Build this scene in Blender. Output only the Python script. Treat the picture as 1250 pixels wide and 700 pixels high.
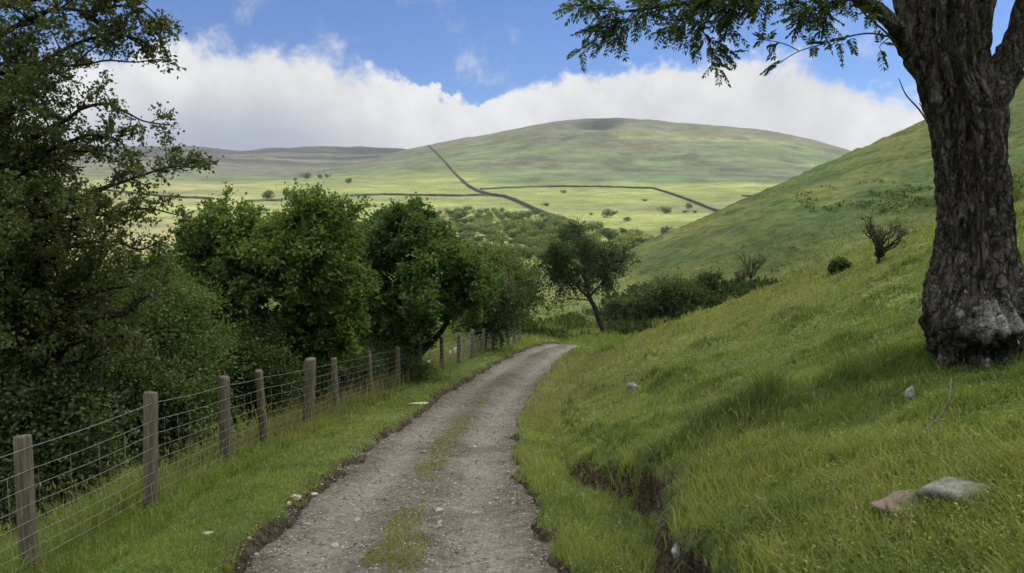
import bpy, math, random
import numpy as np

random.seed(7); RNG = np.random.default_rng(7)
sc = bpy.context.scene
COL = sc.collection
for o in list(bpy.data.objects): bpy.data.objects.remove(o)

# ------------------------------------------------------------------ camera, sky, sun, exposure
CAM_Z = 1.65
PITCH = math.radians(5.69)
F = 903.0                                  # focal length in pixels of the 1250 wide photograph
cam = bpy.data.cameras.new('camera'); cam_ob = bpy.data.objects.new('camera', cam); COL.objects.link(cam_ob)
cam_ob.location = (0, 0, CAM_Z); cam_ob.rotation_euler = (math.radians(90) - PITCH, 0, 0)
cam.sensor_width = 36; cam.lens = 36 * F / 1250; cam.clip_start = 0.05; cam.clip_end = 30000
sc.camera = cam_ob

SUN_AZ = math.radians(62)                  # clockwise from the view direction (+Y)
SUN_EL = math.radians(52)
SKY_STRENGTH = 0.1
sc.view_settings.view_transform = 'Standard'; sc.view_settings.look = 'None'
EXPO = 0.8
sc.view_settings.exposure = EXPO; sc.view_settings.gamma = 1.0
sc.view_settings.use_curve_mapping = False
sun = bpy.data.lights.new('sun', 'SUN'); sun.energy = 3.4; sun.angle = math.radians(0.53); sun.color = (1.0, 0.95, 0.86)
sun_ob = bpy.data.objects.new('sun', sun); COL.objects.link(sun_ob)
sun_ob.rotation_euler = (math.radians(90) - SUN_EL, 0, -SUN_AZ + math.pi)
sun_ob.location = (40, 30, 60)


class NT:
    """small helper to write node trees"""
    def __init__(self, tree): self.t = tree; self.n = tree.nodes; self.l = tree.links
    def node(self, kind, **kw):
        n = self.n.new(kind)
        for k, v in kw.items():
            if k == 'inp':
                for a, b in v.items(): self.put(n.inputs[a], b)
            else: setattr(n, k, v)
        return n
    def put(self, sock, v):
        if isinstance(v, bpy.types.NodeSocket): self.l.new(v, sock)
        else:
            if isinstance(v, (tuple, list)) and len(v) == 3 and sock.type == 'RGBA': v = (*v, 1)
            sock.default_value = v
    def math(self, op, a, b=None, c=None, clamp=False):
        n = self.node('ShaderNodeMath', operation=op, use_clamp=clamp); self.put(n.inputs[0], a)
        if b is not None: self.put(n.inputs[1], b)
        if c is not None: self.put(n.inputs[2], c)
        return n.outputs[0]
    def ramp(self, v, a, b, lo=0.0, hi=1.0):
        n = self.node('ShaderNodeMapRange', interpolation_type='SMOOTHSTEP')
        self.put(n.inputs['Value'], v); self.put(n.inputs['From Min'], a); self.put(n.inputs['From Max'], b)
        self.put(n.inputs['To Min'], lo); self.put(n.inputs['To Max'], hi); return n.outputs[0]
    def mix(self, f, a, b, blend='MIX'):
        n = self.node('ShaderNodeMix', data_type='RGBA', blend_type=blend)
        self.put(n.inputs[0], f); self.put(n.inputs[6], a); self.put(n.inputs[7], b); return n.outputs[2]
    def noise(self, vec, scale, detail=4, rough=0.55, dist=0.0):
        n = self.node('ShaderNodeTexNoise', noise_dimensions='3D')
        if vec is not None: self.put(n.inputs['Vector'], vec)
        self.put(n.inputs['Scale'], scale); self.put(n.inputs['Detail'], detail)
        self.put(n.inputs['Roughness'], rough); self.put(n.inputs['Distortion'], dist); return n.outputs[0]
    def vmul(self, v, s):
        n = self.node('ShaderNodeVectorMath', operation='MULTIPLY'); self.put(n.inputs[0], v); self.put(n.inputs[1], s); return n.outputs[0]


def pix_dir(px, py):
    u = (np.asarray(px, float) - 625) / F; v = (350 - np.asarray(py, float)) / F
    cp, sp = math.cos(PITCH), math.sin(PITCH)
    return np.stack(np.broadcast_arrays(u, cp + v * sp, -sp + v * cp), -1)
def P(px, py, D):
    """world point seen at a pixel, D metres ahead along +Y"""
    d = pix_dir(px, py); return np.array([0, 0, CAM_Z]) + d * (np.asarray(D, float) / d[..., 1])[..., None]
def elev(px, py):
    d = pix_dir(px, py); return d[..., 2] / np.hypot(d[..., 0], d[..., 1])

world = bpy.data.worlds.new('World'); sc.world = world; world.use_nodes = True
w = NT(world.node_tree); w.n.clear()
sky = w.node('ShaderNodeTexSky', sky_type='NISHITA', sun_disc=False, sun_elevation=SUN_EL, sun_rotation=SUN_AZ,
             altitude=250, air_density=1.0, dust_density=0.3, ozone_density=2.2)
tc = w.node('ShaderNodeTexCoord'); vec = tc.outputs['Generated']
sep = w.node('ShaderNodeSeparateXYZ', inp={0: vec}); X, Y, Z = sep.outputs
hyp = w.math('SQRT', w.math('ADD', w.math('MULTIPLY', X, X), w.math('MULTIPLY', Y, Y)))
E = w.math('DIVIDE', Z, w.math('MAXIMUM', hyp, 0.02))
AZ = w.math('ARCTAN2', X, Y)
azn = w.math('MULTIPLY_ADD', AZ, 1 / math.radians(120), 0.5, clamp=True)       # -60..60 degrees
def curve(points, lo, hi):
    n = w.node('ShaderNodeFloatCurve'); c = n.mapping.curves[0]
    pts = []
    for px, v in points:
        a = math.atan2((px - 625) / F, 1.0)
        pts.append((a / math.radians(120) + 0.5, (v - lo) / (hi - lo)))
    while len(c.points) < len(pts): c.points.new(0.5, 0.5)
    for p, q in zip(c.points, pts): p.location = q; p.handle_type = 'AUTO'
    n.mapping.update(); w.put(n.inputs['Value'], azn)
    return w.math('MULTIPLY_ADD', n.outputs[0], hi - lo, lo)
tops = [(-700, 85), (-200, 80), (30, 92), (110, 72), (200, 58), (290, 50), (360, 58), (430, 78), (520, 108), (585, 122), (640, 106), (710, 84),
        (800, 76), (880, 74), (950, 62), (1000, 78), (1050, 100), (1090, 118), (1140, 106), (1250, 110), (1700, 100), (2000, 90)]
top_e = curve([(px, float(elev(px, py))) for px, py in tops], 0.0, 0.45)
warp = w.node('ShaderNodeTexNoise', inp={'Vector': vec, 'Scale': 5.0, 'Detail': 3.0}).outputs[1]
wv = w.node('ShaderNodeVectorMath', operation='MULTIPLY_ADD', inp={0: warp, 1: (0.06, 0.06, 0.06), 2: vec}).outputs[0]
n_big = w.noise(wv, 9.0, 3, 0.5); n_mid = w.noise(wv, 24.0, 6, 0.58); n_fine = w.noise(wv, 60.0, 5, 0.6)
lump = w.math('ADD', w.math('MULTIPLY', w.math('SUBTRACT', n_big, 0.5), 0.05), w.math('MULTIPLY', w.math('SUBTRACT', n_mid, 0.5), 0.10))
lump = w.math('ADD', lump, w.math('MULTIPLY', w.math('SUBTRACT', n_fine, 0.5), 0.02))
depth = w.math('ADD', w.math('SUBTRACT', top_e, E), lump)                       # >0 inside the bank
soft = w.ramp(w.noise(vec, 3.2, 2, 0.5), 0.35, 0.65, 0.006, 0.028)
bank = w.ramp(w.math('DIVIDE', depth, soft), -0.35, 1.0)
# unseen clouds added over the rest of the sky for soft fill, high above the frame
dome = w.node('ShaderNodeVectorMath', operation='DIVIDE', inp={0: vec, 1: w.node('ShaderNodeCombineXYZ', inp={0: w.math('ADD', w.math('MAXIMUM', Z, 0.0), 0.25), 1: w.math('ADD', w.math('MAXIMUM', Z, 0.0), 0.25), 2: 1.0}).outputs[0]}).outputs[0]
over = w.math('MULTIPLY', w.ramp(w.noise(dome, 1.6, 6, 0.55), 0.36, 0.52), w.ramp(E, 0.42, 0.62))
wisp = w.math('MULTIPLY', w.ramp(w.noise(wv, 11.0, 7, 0.62), 0.53, 0.78), w.ramp(depth, -0.17, -0.02, 0.12, 0.75))
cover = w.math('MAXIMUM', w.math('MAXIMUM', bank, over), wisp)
# bright rim, greyer base, soft billows
lowgrey = w.ramp(w.math('SUBTRACT', top_e, E), 0.03, 0.14)
shade = w.math('ADD', w.math('MULTIPLY', w.ramp(n_big, 0.3, 0.7), 0.5), w.math('MULTIPLY', w.ramp(n_mid, 0.3, 0.72), 0.5))
left = w.ramp(AZ, math.radians(-2), math.radians(-20))
b_hi = w.mix(shade, (0.64, 0.65, 0.67), (0.86, 0.86, 0.855))
b_lo = w.mix(left, (0.62, 0.625, 0.63), (0.33, 0.37, 0.46))
ccol = w.mix(lowgrey, b_hi, b_lo)
ccol = w.mix(w.ramp(depth, 0.0, 0.03, 0.35, 0.0), ccol, (0.9, 0.9, 0.9))
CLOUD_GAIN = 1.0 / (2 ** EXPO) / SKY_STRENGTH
ccol = w.mix(w.math('MULTIPLY', over, w.ramp(E, 0.42, 1.0)), ccol, (5.0, 4.85, 4.6))   # unseen clouds overhead made over-bright to add fill light
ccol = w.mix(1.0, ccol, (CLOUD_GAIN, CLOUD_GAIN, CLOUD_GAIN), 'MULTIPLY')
skyc = w.mix(1.0, sky.outputs[0], (0.30, 0.43, 0.66), 'MULTIPLY')
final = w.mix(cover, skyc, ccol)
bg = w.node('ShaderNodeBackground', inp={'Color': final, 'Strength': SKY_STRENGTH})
out = w.node('ShaderNodeOutputWorld', inp={'Surface': bg.outputs[0]})

sc.render.engine = 'CYCLES'
sc.cycles.use_denoising = True
sc.cycles.max_bounces = 6; sc.cycles.diffuse_bounces = 3; sc.cycles.glossy_bounces = 2
sc.cycles.transmission_bounces = 3; sc.cycles.transparent_max_bounces = 4; sc.cycles.volume_bounces = 0
sc.cycles.caustics_reflective = False; sc.cycles.caustics_refractive = False

# ------------------------------------------------------------------ mesh and noise helpers
def tag(o, label=None, cat=None, group=None, kind=None):
    for k, v in (('label', label), ('category', cat), ('group', group), ('kind', kind)):
        if v: o[k] = v
    return o
def mesh_obj(name, V, quads=None, tris=None, mats=(), parent=None, loc=None, smooth=False, colour=None, attrs=None, mat_index=None):
    V = np.asarray(V, np.float32)
    if loc is not None: V = V - np.asarray(loc, np.float32)
    me = bpy.data.meshes.new(name)
    q = np.zeros((0, 4), np.int32) if quads is None or len(quads) == 0 else np.asarray(quads, np.int32)
    t = np.zeros((0, 3), np.int32) if tris is None or len(tris) == 0 else np.asarray(tris, np.int32)
    me.vertices.add(len(V)); me.vertices.foreach_set('co', V.ravel())
    me.loops.add(q.size + t.size); me.loops.foreach_set('vertex_index', np.concatenate([q.ravel(), t.ravel()]).astype(np.int32))
    nf = len(q) + len(t); me.polygons.add(nf)
    start = np.concatenate([np.arange(len(q)) * 4, q.size + np.arange(len(t)) * 3]).astype(np.int32)
    me.polygons.foreach_set('loop_start', start)
    if smooth: me.polygons.foreach_set('use_smooth', np.ones(nf, bool))
    if mat_index is not None: me.polygons.foreach_set('material_index', np.asarray(mat_index, np.int32))
    me.update(calc_edges=True)
    if colour is not None:
        a = me.attributes.new('col', 'FLOAT_COLOR', 'POINT'); c = np.ones((len(V), 4), np.float32); c[:, :3] = colour
        a.data.foreach_set('color', c.ravel())
    for k, v in (attrs or {}).items():
        a = me.attributes.new(k, 'FLOAT', 'POINT'); a.data.foreach_set('value', np.asarray(v, np.float32))
    for m in (mats if isinstance(mats, (list, tuple)) else [mats]): me.materials.append(m)
    o = bpy.data.objects.new(name, me); COL.objects.link(o)
    if loc is not None and parent is None: o.location = loc
    if parent is not None:
        o.parent = parent
    return o
def empty(name, loc=(0, 0, 0)):
    o = bpy.data.objects.new(name, None); o.empty_display_size = 0.3; o.location = loc; COL.objects.link(o); return o

def _hash(ix, iy, s):
    h = (ix.astype(np.int64) * 374761393 + iy.astype(np.int64) * 668265263 + s * 1274126177) & 0xffffffff
    h = ((h ^ (h >> 13)) * 1274126177) & 0xffffffff
    return ((h ^ (h >> 16)) & 0xffff) / 65535.0
def vnoise(x, y, s=0):
    x = np.asarray(x, float); y = np.asarray(y, float)
    ix = np.floor(x); iy = np.floor(y); fx = x - ix; fy = y - iy
    fx = fx * fx * fx * (fx * (fx * 6 - 15) + 10); fy = fy * fy * fy * (fy * (fy * 6 - 15) + 10)
    a = _hash(ix, iy, s); b = _hash(ix + 1, iy, s); c = _hash(ix, iy + 1, s); d = _hash(ix + 1, iy + 1, s)
    return (a + (b - a) * fx) * (1 - fy) + (c + (d - c) * fx) * fy
def fbm(x, y, octv=4, s=0, gain=0.5):
    r = 0.0; a = 1.0; t = 0.0
    for k in range(octv):
        r = r + a * (vnoise(x * 2 ** k + 17.3 * k, y * 2 ** k - 9.1 * k, s + k) - 0.5); t += a; a *= gain
    return r / t * 2
def sstep(a, b, x):
    t = np.clip((x - a) / (b - a), 0, 1); return t * t * (3 - 2 * t)
def smax(a, b, k):
    h = np.clip(0.5 + 0.5 * (a - b) / k, 0, 1); return b + (a - b) * h + k * h * (1 - h)
def table(xs, ys, lo, hi, n=1200, sig=0.0):
    g = np.linspace(lo, hi, n); v = np.interp(g, xs, ys)
    if sig > 0:
        step = (hi - lo) / (n - 1); m = int(3 * sig / step) + 1; k = np.exp(-0.5 * (np.arange(-m, m + 1) * step / sig) ** 2); k /= k.sum()
        v = np.convolve(np.concatenate([2 * v[0] - v[1:m + 1][::-1], v, 2 * v[-1] - v[-m - 1:-1][::-1]]), k, 'valid')
    return lambda x: np.interp(x, g, v)

# ------------------------------------------------------------------ the lie of the land
track_pts = np.array([(-.45, -12), (-.5, -6), (-.55, 0), (-.81, 4.7), (-1.0, 8), (-1.09, 12.4), (-.92, 16), (-.6, 20), (0.0, 25), (.75, 30), (1.45, 34), (2.35, 37.8), (3.7, 41.0), (6.2, 43.6), (11, 45.8), (17, 47.2), (26, 48)])
def catmull(pts, n):
    pts = np.asarray(pts, float); out_ = []
    p = np.vstack([2 * pts[0] - pts[1], pts, 2 * pts[-1] - pts[-2]])
    for i in range(1, len(p) - 2):
        t = np.linspace(0, 1, n, endpoint=False)[:, None]
        out_.append(0.5 * ((2 * p[i]) + (-p[i - 1] + p[i + 1]) * t + (2 * p[i - 1] - 5 * p[i] + 4 * p[i + 1] - p[i + 2]) * t ** 2 + (-p[i - 1] + 3 * p[i] - 3 * p[i + 1] + p[i + 2]) * t ** 3))
    out_.append(p[-2][None]); return np.vstack(out_)
PATH = catmull(track_pts, 10)
PSEG = np.concatenate([[0], np.cumsum(np.hypot(*np.diff(PATH, axis=0).T))])
track_z_y = table([-20, 0, 5, 10, 15, 20, 25, 30, 40, 44, 50], [3.1, 0, -.80, -1.77, -2.6, -3.25, -3.82, -4.35, -5.45, -6.0, -6.9], -20, 50, 1400, 1.2)
PZ = track_z_y(PATH[:, 1]); PZ[PATH[:, 0] > 3.1] -= 0.24 * (PATH[PATH[:, 0] > 3.1, 0] - 3.1)
TH = 1.15
def track_coords(x, y):
    """signed offset from the track's middle (right positive), height of the track there"""
    x = np.asarray(x, float); y = np.asarray(y, float); shp = x.shape; x = x.ravel(); y = y.ravel()
    u = np.empty_like(x); z = np.empty_like(x)
    A = PATH[:-1]; Bv = PATH[1:] - A; L2 = (Bv ** 2).sum(1)
    for i in range(0, len(x), 20000):
        px, py = x[i:i + 20000, None], y[i:i + 20000, None]
        t = np.clip(((px - A[:, 0]) * Bv[:, 0] + (py - A[:, 1]) * Bv[:, 1]) / L2, 0, 1)
        dx = px - A[:, 0] - t * Bv[:, 0]; dy = py - A[:, 1] - t * Bv[:, 1]
        d2 = dx * dx + dy * dy; j = d2.argmin(1); r = np.arange(len(j))
        cr = Bv[j, 1] * dx[r, j] - Bv[j, 0] * dy[r, j]
        u[i:i + 20000] = np.sign(cr) * np.sqrt(d2[r, j])
        tt = t[r, j]; z[i:i + 20000] = PZ[j] * (1 - tt) + PZ[j + 1] * tt
    return u.reshape(shp), z.reshape(shp)

# far profile: height against distance for a set of bearings (pixel columns of the photograph turned into bearings)
DN = np.array([3, 10, 40, 60, 80, 110, 150, 250, 300, 420, 550, 800, 900])
ZN = np.array([-4.2, -5.0, -7.1, -7.9, -8.3, -9.6, -11, -13.5, -12.6, -5.5, 1.5, 22, 31.5])
cols = {  # px: [(D, py or z tuple)]
    -400: [(1200, 222), (1500, 214), (1900, 205), (2300, 199), (2600, 196), (3500, 176), (4500, 185), (9000, 230)],
    150: [(1200, 222), (1500, 214), (1900, 205), (2300, 199), (2600, 195), (3500, 177), (4500, 187), (9000, 230)],
    230: [(1200, 224), (1500, 216), (1900, 209), (2300, 202), (2600, 197), (3500, 178), (4500, 188), (9000, 230)],
    290: [(1200, 224), (1500, 217), (1900, 212), (2300, 205), (2600, 199), (3500, 184), (4500, 190), (9000, 230)],
    350: [(1200, 222), (1500, 215), (1900, 213), (2300, 206), (2600, 199), (3500, 180), (4500, 187), (9000, 230)],
    420: [(1200, 219), (1500, 206), (1900, 203), (2300, 205), (2600, 199), (3500, 180), (4500, 187), (9000, 230)],
    490: [(1200, 215), (1500, 198), (1900, 183), (2300, 190), (2600, 196), (3500, 181), (4500, 188), (9000, 230)],
    522: [(1200, 214), (1500, 193), (1900, 176.5), (2300, 186), (2600, 196), (3500, 190), (4500, 200), (9000, 230)],
    560: [(1200, 213), (1500, 189), (1900, 167.5), (2300, 180), (2600, 195), (3500, 205), (4500, 215), (9000, 240)],
    600: [(1200, 212), (1500, 185), (1900, 159), (2300, 175), (2600, 195), (3500, 210), (4500, 220), (9000, 240)],
    660: [(1200, 209), (1500, 179), (1900, 147), (2300, 165), (2600, 190), (3500, 210), (4500, 220), (9000, 240)],
    705: [(1200, 207), (1500, 176), (1900, 140.5), (2300, 162), (2600, 190), (3500, 210), (4500, 220), (9000, 240)],
    745: [(1200, 207), (1500, 176), (1900, 139.5), (2300, 162), (2600, 190), (3500, 210), (4500, 220), (9000, 240)],
    800: [(1200, 208), (1500, 178), (1900, 144.5), (2300, 165), (2600, 190), (3500, 210), (4500, 220), (9000, 240)],
    880: [(1200, 209), (1500, 181), (1900, 151.5), (2300, 170), (2600, 192), (3500, 210), (4500, 220), (9000, 240)],
    960: [(1200, 212), (1500, 189), (1900, 163), (2300, 180), (2600, 195), (3500, 210), (4500, 220), (9000, 240)],
    1035: [(1200, 218), (1500, 202), (1900, 185), (2300, 195), (2600, 205), (3500, 215), (4500, 225), (9000, 240)],
    1120: [(1200, 226), (1500, 216), (1900, 208), (2300, 210), (2600, 215), (3500, 220), (4500, 230), (9000, 240)],
    1700: [(1200, 232), (1500, 228), (1900, 224), (2300, 224), (2600, 224), (3500, 225), (4500, 230), (9000, 240)]}
cpx = np.array(sorted(cols)); LG = np.linspace(math.log(3), math.log(9000), 700)
prof = []
for px in cpx:
    D = np.concatenate([DN, [d for d, _ in cols[px]]]); z = np.concatenate([ZN, [CAM_Z + d * float(elev(px, py)) for d, py in cols[px]]])
    f_ = table(np.log(D), z, math.log(3), math.log(9000), 700, 0.035); prof.append(f_(LG))
prof = np.array(prof); caz = np.arctan((cpx - 625) / F)
def far_z(x, y):
    r = np.clip(np.hypot(x, y), 3, 8999); az = np.clip(np.arctan2(x, y), caz[0], caz[-1])
    i = np.clip(np.searchsorted(caz, az) - 1, 0, len(caz) - 2); t = (az - caz[i]) / (caz[i + 1] - caz[i])
    li = (np.log(r) - LG[0]) / (LG[1] - LG[0]); j = np.clip(li.astype(int), 0, len(LG) - 2); s = li - j
    # smooth across bearings (Catmull-Rom on the columns)
    im = np.clip(i - 1, 0, len(caz) - 1); ip = np.clip(i + 2, 0, len(caz) - 1)
    g = lambda k: prof[k, j] * (1 - s) + prof[k, j + 1] * s
    a, b, c, d = g(im), g(i), g(i + 1), g(ip)
    m1 = (c - a) / np.maximum(caz[i + 1] - caz[im], 1e-6) * (caz[i + 1] - caz[i]); m2 = (d - b) / np.maximum(caz[ip] - caz[i], 1e-6) * (caz[i + 1] - caz[i])
    t2, t3 = t * t, t * t * t
    return (2 * t3 - 3 * t2 + 1) * b + (t3 - 2 * t2 + t) * m1 + (-2 * t3 + 3 * t2) * c + (t3 - t2) * m2

def lip_off(y): return np.interp(y, [2, 4.0, 6, 7.5, 9, 12, 15, 18], [1.85, 1.85, 1.95, 1.8, 1.68, 1.36, 1.2, 1.15])
def ground_parts(x, y):
    r = np.hypot(x, y)
    z = far_z(x, y)
    z = z + fbm(x / 190, y / 190, 5, 3) * np.interp(r, [200, 500, 1000, 2000, 4000], [0.0, 1.2, 4.5, 9, 16]) + fbm(x / 20, y / 20, 3, 9) * np.interp(r, [20, 60, 300], [0, .35, .6])
    # the steep hollow under the summit
    kx = np.arctan2(x, y); hol = np.exp(-((kx - math.atan(100 / F)) / 0.028) ** 2) * np.exp(-((r - 1760) / 75) ** 2); z = z - 38 * hol
    # right hand hillside
    yc = 110 + (x - 17.7) * .6
    zh = -12.9 + .36 * x + .013 * y - .0035 * np.maximum(y - yc, 0) ** 2
    zh = np.maximum(zh, -60) + fbm(x / 9, y / 9, 4, 21) * .5 + fbm(x / 2.4, y / 2.4, 4, 22) * .30 + np.maximum(fbm(x / 1.5, y / 2.2, 3, 23), .05) * .45
    zh = zh + .35 * fbm(x / 11 + fbm(x / 30, y / 30, 2, 27), (zh - .0 * y) / 1.1 + y / 60, 3, 25) + .25 * np.abs(fbm(x / 5, y / 5, 3, 26))
    zh = np.minimum(zh, 40 + .05 * x)
    z = smax(z, zh, 1.2)
    u = np.full(np.shape(x), 99.0); scarp = np.zeros(np.shape(x)); m = (r < 95) & (y < 62)
    if m.any():
        zn, un, sn = near_land(x[m], y[m]); z[m] = smax(z[m], zn, .35); u[m] = un; scarp[m] = sn
    return z, u, scarp
def near_land(x, y):
    r = np.hypot(x, y)
    u, zt = track_coords(x, y)
    # near bank to the right
    zb = -.2 - .185 * y + .38 * x - .016 * np.maximum(y - 34, 0) ** 2
    zb = np.where(y < 0, -.2 - .155 * y + .38 * x, zb)
    zb = zb - .004 * np.maximum(x - 14, 0) ** 2
    zb = zb + .40 * np.interp(y, [6.5, 11], [1, 0]) * np.interp(u, [0, 3, 6], [1, 1, .2])
    bump = fbm(x / 2.4, y / 2.4, 4, 31) * .15 + fbm(x / .7, y / .7, 3, 35) * .06 + np.maximum(fbm(x / 1.0, y / 1.0, 3, 44), 0.05) * .34 + .22 * np.exp(-(((x - 3.0) / .8) ** 2 + ((y - 6.1) / .35) ** 2))
    hum = .35 * np.exp(-(((x - 4.4) / .9) ** 2 + ((y - 7.4) / .7) ** 2))          # mound at the foot of the big tree
    zb = zb + bump * sstep(1.2, 2.4, u) + hum
    lip = lip_off(y) + fbm(y / 1.1, x * 0 + 3.3, 4, 51) * .45 * np.interp(y, [4, 10, 16], [1, .8, .2])
    verge = zt + .16 * np.maximum(u - TH, 0) + fbm(x / .5, y / .5, 3, 52) * .03
    wdt = np.interp(y, [8, 16], [.16, .8])
    s = np.clip((u - lip + .12) / wdt, 0, 1); s = s * s * (3 - 2 * s)
    zr = verge * (1 - s) + np.maximum(zb, verge - .3) * s + s * (1 - s) * (fbm(x / .16, y / .16, 4, 53) * .45 + fbm(x / .5, y / .5, 2, 54) * .3) * np.interp(y, [9, 14], [1, 0])
    scarp = np.where((s > .03) & (s < .85) & (y < 13.5) & (zb - verge > .12), 1.0, 0.0)
    # left: verge, then the drop to the beck
    au = -u
    zl = zt + .03 - .05 * np.maximum(au - TH, 0) - .46 * np.maximum(au - 2.9, 0) + .05 * sstep(1.1, 1.5, au)
    zl = zl - .30 * sstep(8.5, 5.0, y) * sstep(1.5, 2.7, au)
    zl = zl + fbm(x / .8, y / .8, 4, 61) * .05 * sstep(1.0, 1.5, au)
    zn = np.where(u > 0, zr, zl)
    # shallow bed under the track
    ed = TH + fbm(x / .8, y / .8, 3, 71) * .16
    zn = zn - .24 * sstep(0.08, -0.25, np.abs(u) - ed); scarp = np.maximum(scarp, sstep(.14, .0, np.abs(u) - ed - .16 * fbm(x / .25, y / .25, 3, 77)))
    return zn, u, scarp
def height(x, y): return ground_parts(np.asarray(x, float), np.asarray(y, float))[0]
def cast(px, py, dmin=2.0, dmax=5000):
    """where the ray through a pixel first meets the ground -> (n,3)"""
    px = np.atleast_1d(np.asarray(px, float)); py = np.atleast_1d(np.asarray(py, float))
    D = np.geomspace(dmin, dmax, 420); d = pix_dir(px, py); d = d / d[:, 1:2]
    res = np.zeros((len(px), 3)); o = np.array([0, 0, CAM_Z])
    for i in range(0, len(px), 400):
        dd = d[i:i + 400]; q = dd[:, None] * D[None, :, None] + o; below = q[..., 2] < height(q[..., 0].ravel(), q[..., 1].ravel()).reshape(q.shape[:2])
        k = np.where(below.any(1), below.argmax(1), len(D) - 1); a, b = D[np.maximum(k - 1, 0)], D[k]
        for _ in range(14):
            mid = .5 * (a + b); p = dd * mid[:, None] + o; bl = p[:, 2] < height(p[:, 0], p[:, 1]); b = np.where(bl, mid, b); a = np.where(bl, a, mid)
        p = dd * b[:, None] + o; p[:, 2] = height(p[:, 0], p[:, 1]); res[i:i + 400] = p
    return res

# ------------------------------------------------------------------ materials
def new_mat(name):
    m = bpy.data.materials.new(name); m.use_nodes = True; t = NT(m.node_tree); t.n.clear(); return m, t
def finish(t, shader, disp=None):
    o = t.node('ShaderNodeOutputMaterial'); t.l.new(shader, o.inputs['Surface'])
def bsdf(t, col, rough=.9, spec=.2, normal=None):
    n = t.node('ShaderNodeBsdfPrincipled'); t.put(n.inputs['Base Color'], col); t.put(n.inputs['Roughness'], rough); t.put(n.inputs['Specular IOR Level'], spec)
    if normal is not None: t.put(n.inputs['Normal'], normal)
    return n.outputs[0]
def bump(t, h, strength=.5, dist=.02):
    n = t.node('ShaderNodeBump'); t.put(n.inputs['Height'], h); t.put(n.inputs['Strength'], strength); t.put(n.inputs['Distance'], dist); return n.outputs[0]
def attr(t, name, out_='Color'): return t.node('ShaderNodeAttribute', attribute_name=name).outputs[out_]
def objco(t): return t.node('ShaderNodeTexCoord').outputs['Object']
def geopos(t): return t.node('ShaderNodeNewGeometry').outputs['Position']

def mat_ground():
    m, t = new_mat('turf'); p = geopos(t)
    c = attr(t, 'col'); soil = attr(t, 'soil', 'Fac')
    n1 = t.noise(p, .9, 6, .65); n2 = t.noise(p, 9, 4, .6); n3 = t.noise(p, .035, 7, .62)
    k = t.math('MULTIPLY_ADD', n1, 1.5, .25); k = t.math('MULTIPLY', k, t.math('MULTIPLY_ADD', n2, 1.0, .5)); k = t.math('MULTIPLY', k, t.math('MULTIPLY_ADD', n3, 1.7, .15)); k = t.math('MULTIPLY', k, t.math('MULTIPLY_ADD', t.noise(t.vmul(p, (1, 1, 3)), .011, 6, .6), 1.3, .35)); k = t.math('MULTIPLY', k, t.math('MULTIPLY_ADD', t.noise(p, .28, 5, .6), 1.0, .5))
    kk = t.node('ShaderNodeCombineXYZ', inp={0: k, 1: k, 2: k}).outputs[0]
    g = t.mix(1.0, c, kk, 'MULTIPLY')
    s = t.mix(t.ramp(t.noise(p, 14, 5, .65), .35, .7), (.016, .012, .009), (.070, .050, .034))
    g = t.mix(soil, g, s)
    h = t.math('ADD', t.math('MULTIPLY', t.noise(p, 25, 4, .6), .6), n2); h = t.math('ADD', h, t.math('MULTIPLY', t.noise(p, 2.2, 5, .65), 6.0))
    finish(t, bsdf(t, g, .95, .1, bump(t, h, .8, .05))); return m
def mat_track():
    m, t = new_mat('stony_dirt'); p = geopos(t)
    rut = attr(t, 'rut', 'Fac'); damp = attr(t, 'damp', 'Fac')
    n1 = t.noise(p, 2.2, 6, .7); n2 = t.noise(p, 22, 5, .65)
    base = t.mix(t.ramp(n1, .35, .65), (.064, .055, .041), (.122, .108, .086))
    base = t.mix(t.math('MULTIPLY', rut, .8), base, (.156, .140, .113))
    base = t.mix(t.math('MULTIPLY', damp, .75), base, (.06, .048, .036))
    vor = t.node('ShaderNodeTexVoronoi', feature='F1', inp={'Vector': p, 'Scale': 26.0, 'Randomness': 1.0})
    vr = t.node('ShaderNodeSeparateColor', inp={0: vor.outputs['Color']})
    pale = t.math('MULTIPLY', t.ramp(vr.outputs[0], .62, .8), t.ramp(vor.outputs['Distance'], .42, .25))
    dark = t.math('MULTIPLY', t.ramp(vr.outputs[1], .7, .85), t.ramp(vor.outputs['Distance'], .45, .3))
    base = t.mix(t.math('MULTIPLY', pale, .8), base, (.30, .275, .24)); base = t.mix(t.math('MULTIPLY', dark, .6), base, (.06, .05, .042))
    k = t.math('MULTIPLY_ADD', n2, 1.9, .08); k = t.math('MULTIPLY', k, t.math('MULTIPLY_ADD', t.noise(p, 7, 5, .7), 1.0, .5)); base = t.mix(1.0, base, t.node('ShaderNodeCombineXYZ', inp={0: k, 1: k, 2: k}).outputs[0], 'MULTIPLY')
    h = t.math('ADD', t.math('MULTIPLY', t.ramp(vor.outputs['Distance'], .5, .1), .7), n2)
    finish(t, bsdf(t, base, .92, .2, bump(t, h, .8, .03))); return m
def mat_leaf(name, trans=.35, rough=.5, spec=.3):
    m, t = new_mat(name); c = attr(t, 'col')
    tr = t.node('ShaderNodeBsdfTranslucent'); t.put(tr.inputs[0], t.mix(1.0, c, (1.25, 1.25, .6), 'MULTIPLY'))
    x = t.node('ShaderNodeMixShader'); t.put(x.inputs[0], trans); t.l.new(bsdf(t, c, rough, spec), x.inputs[1]); t.l.new(tr.outputs[0], x.inputs[2])
    finish(t, x.outputs[0]); return m
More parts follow.
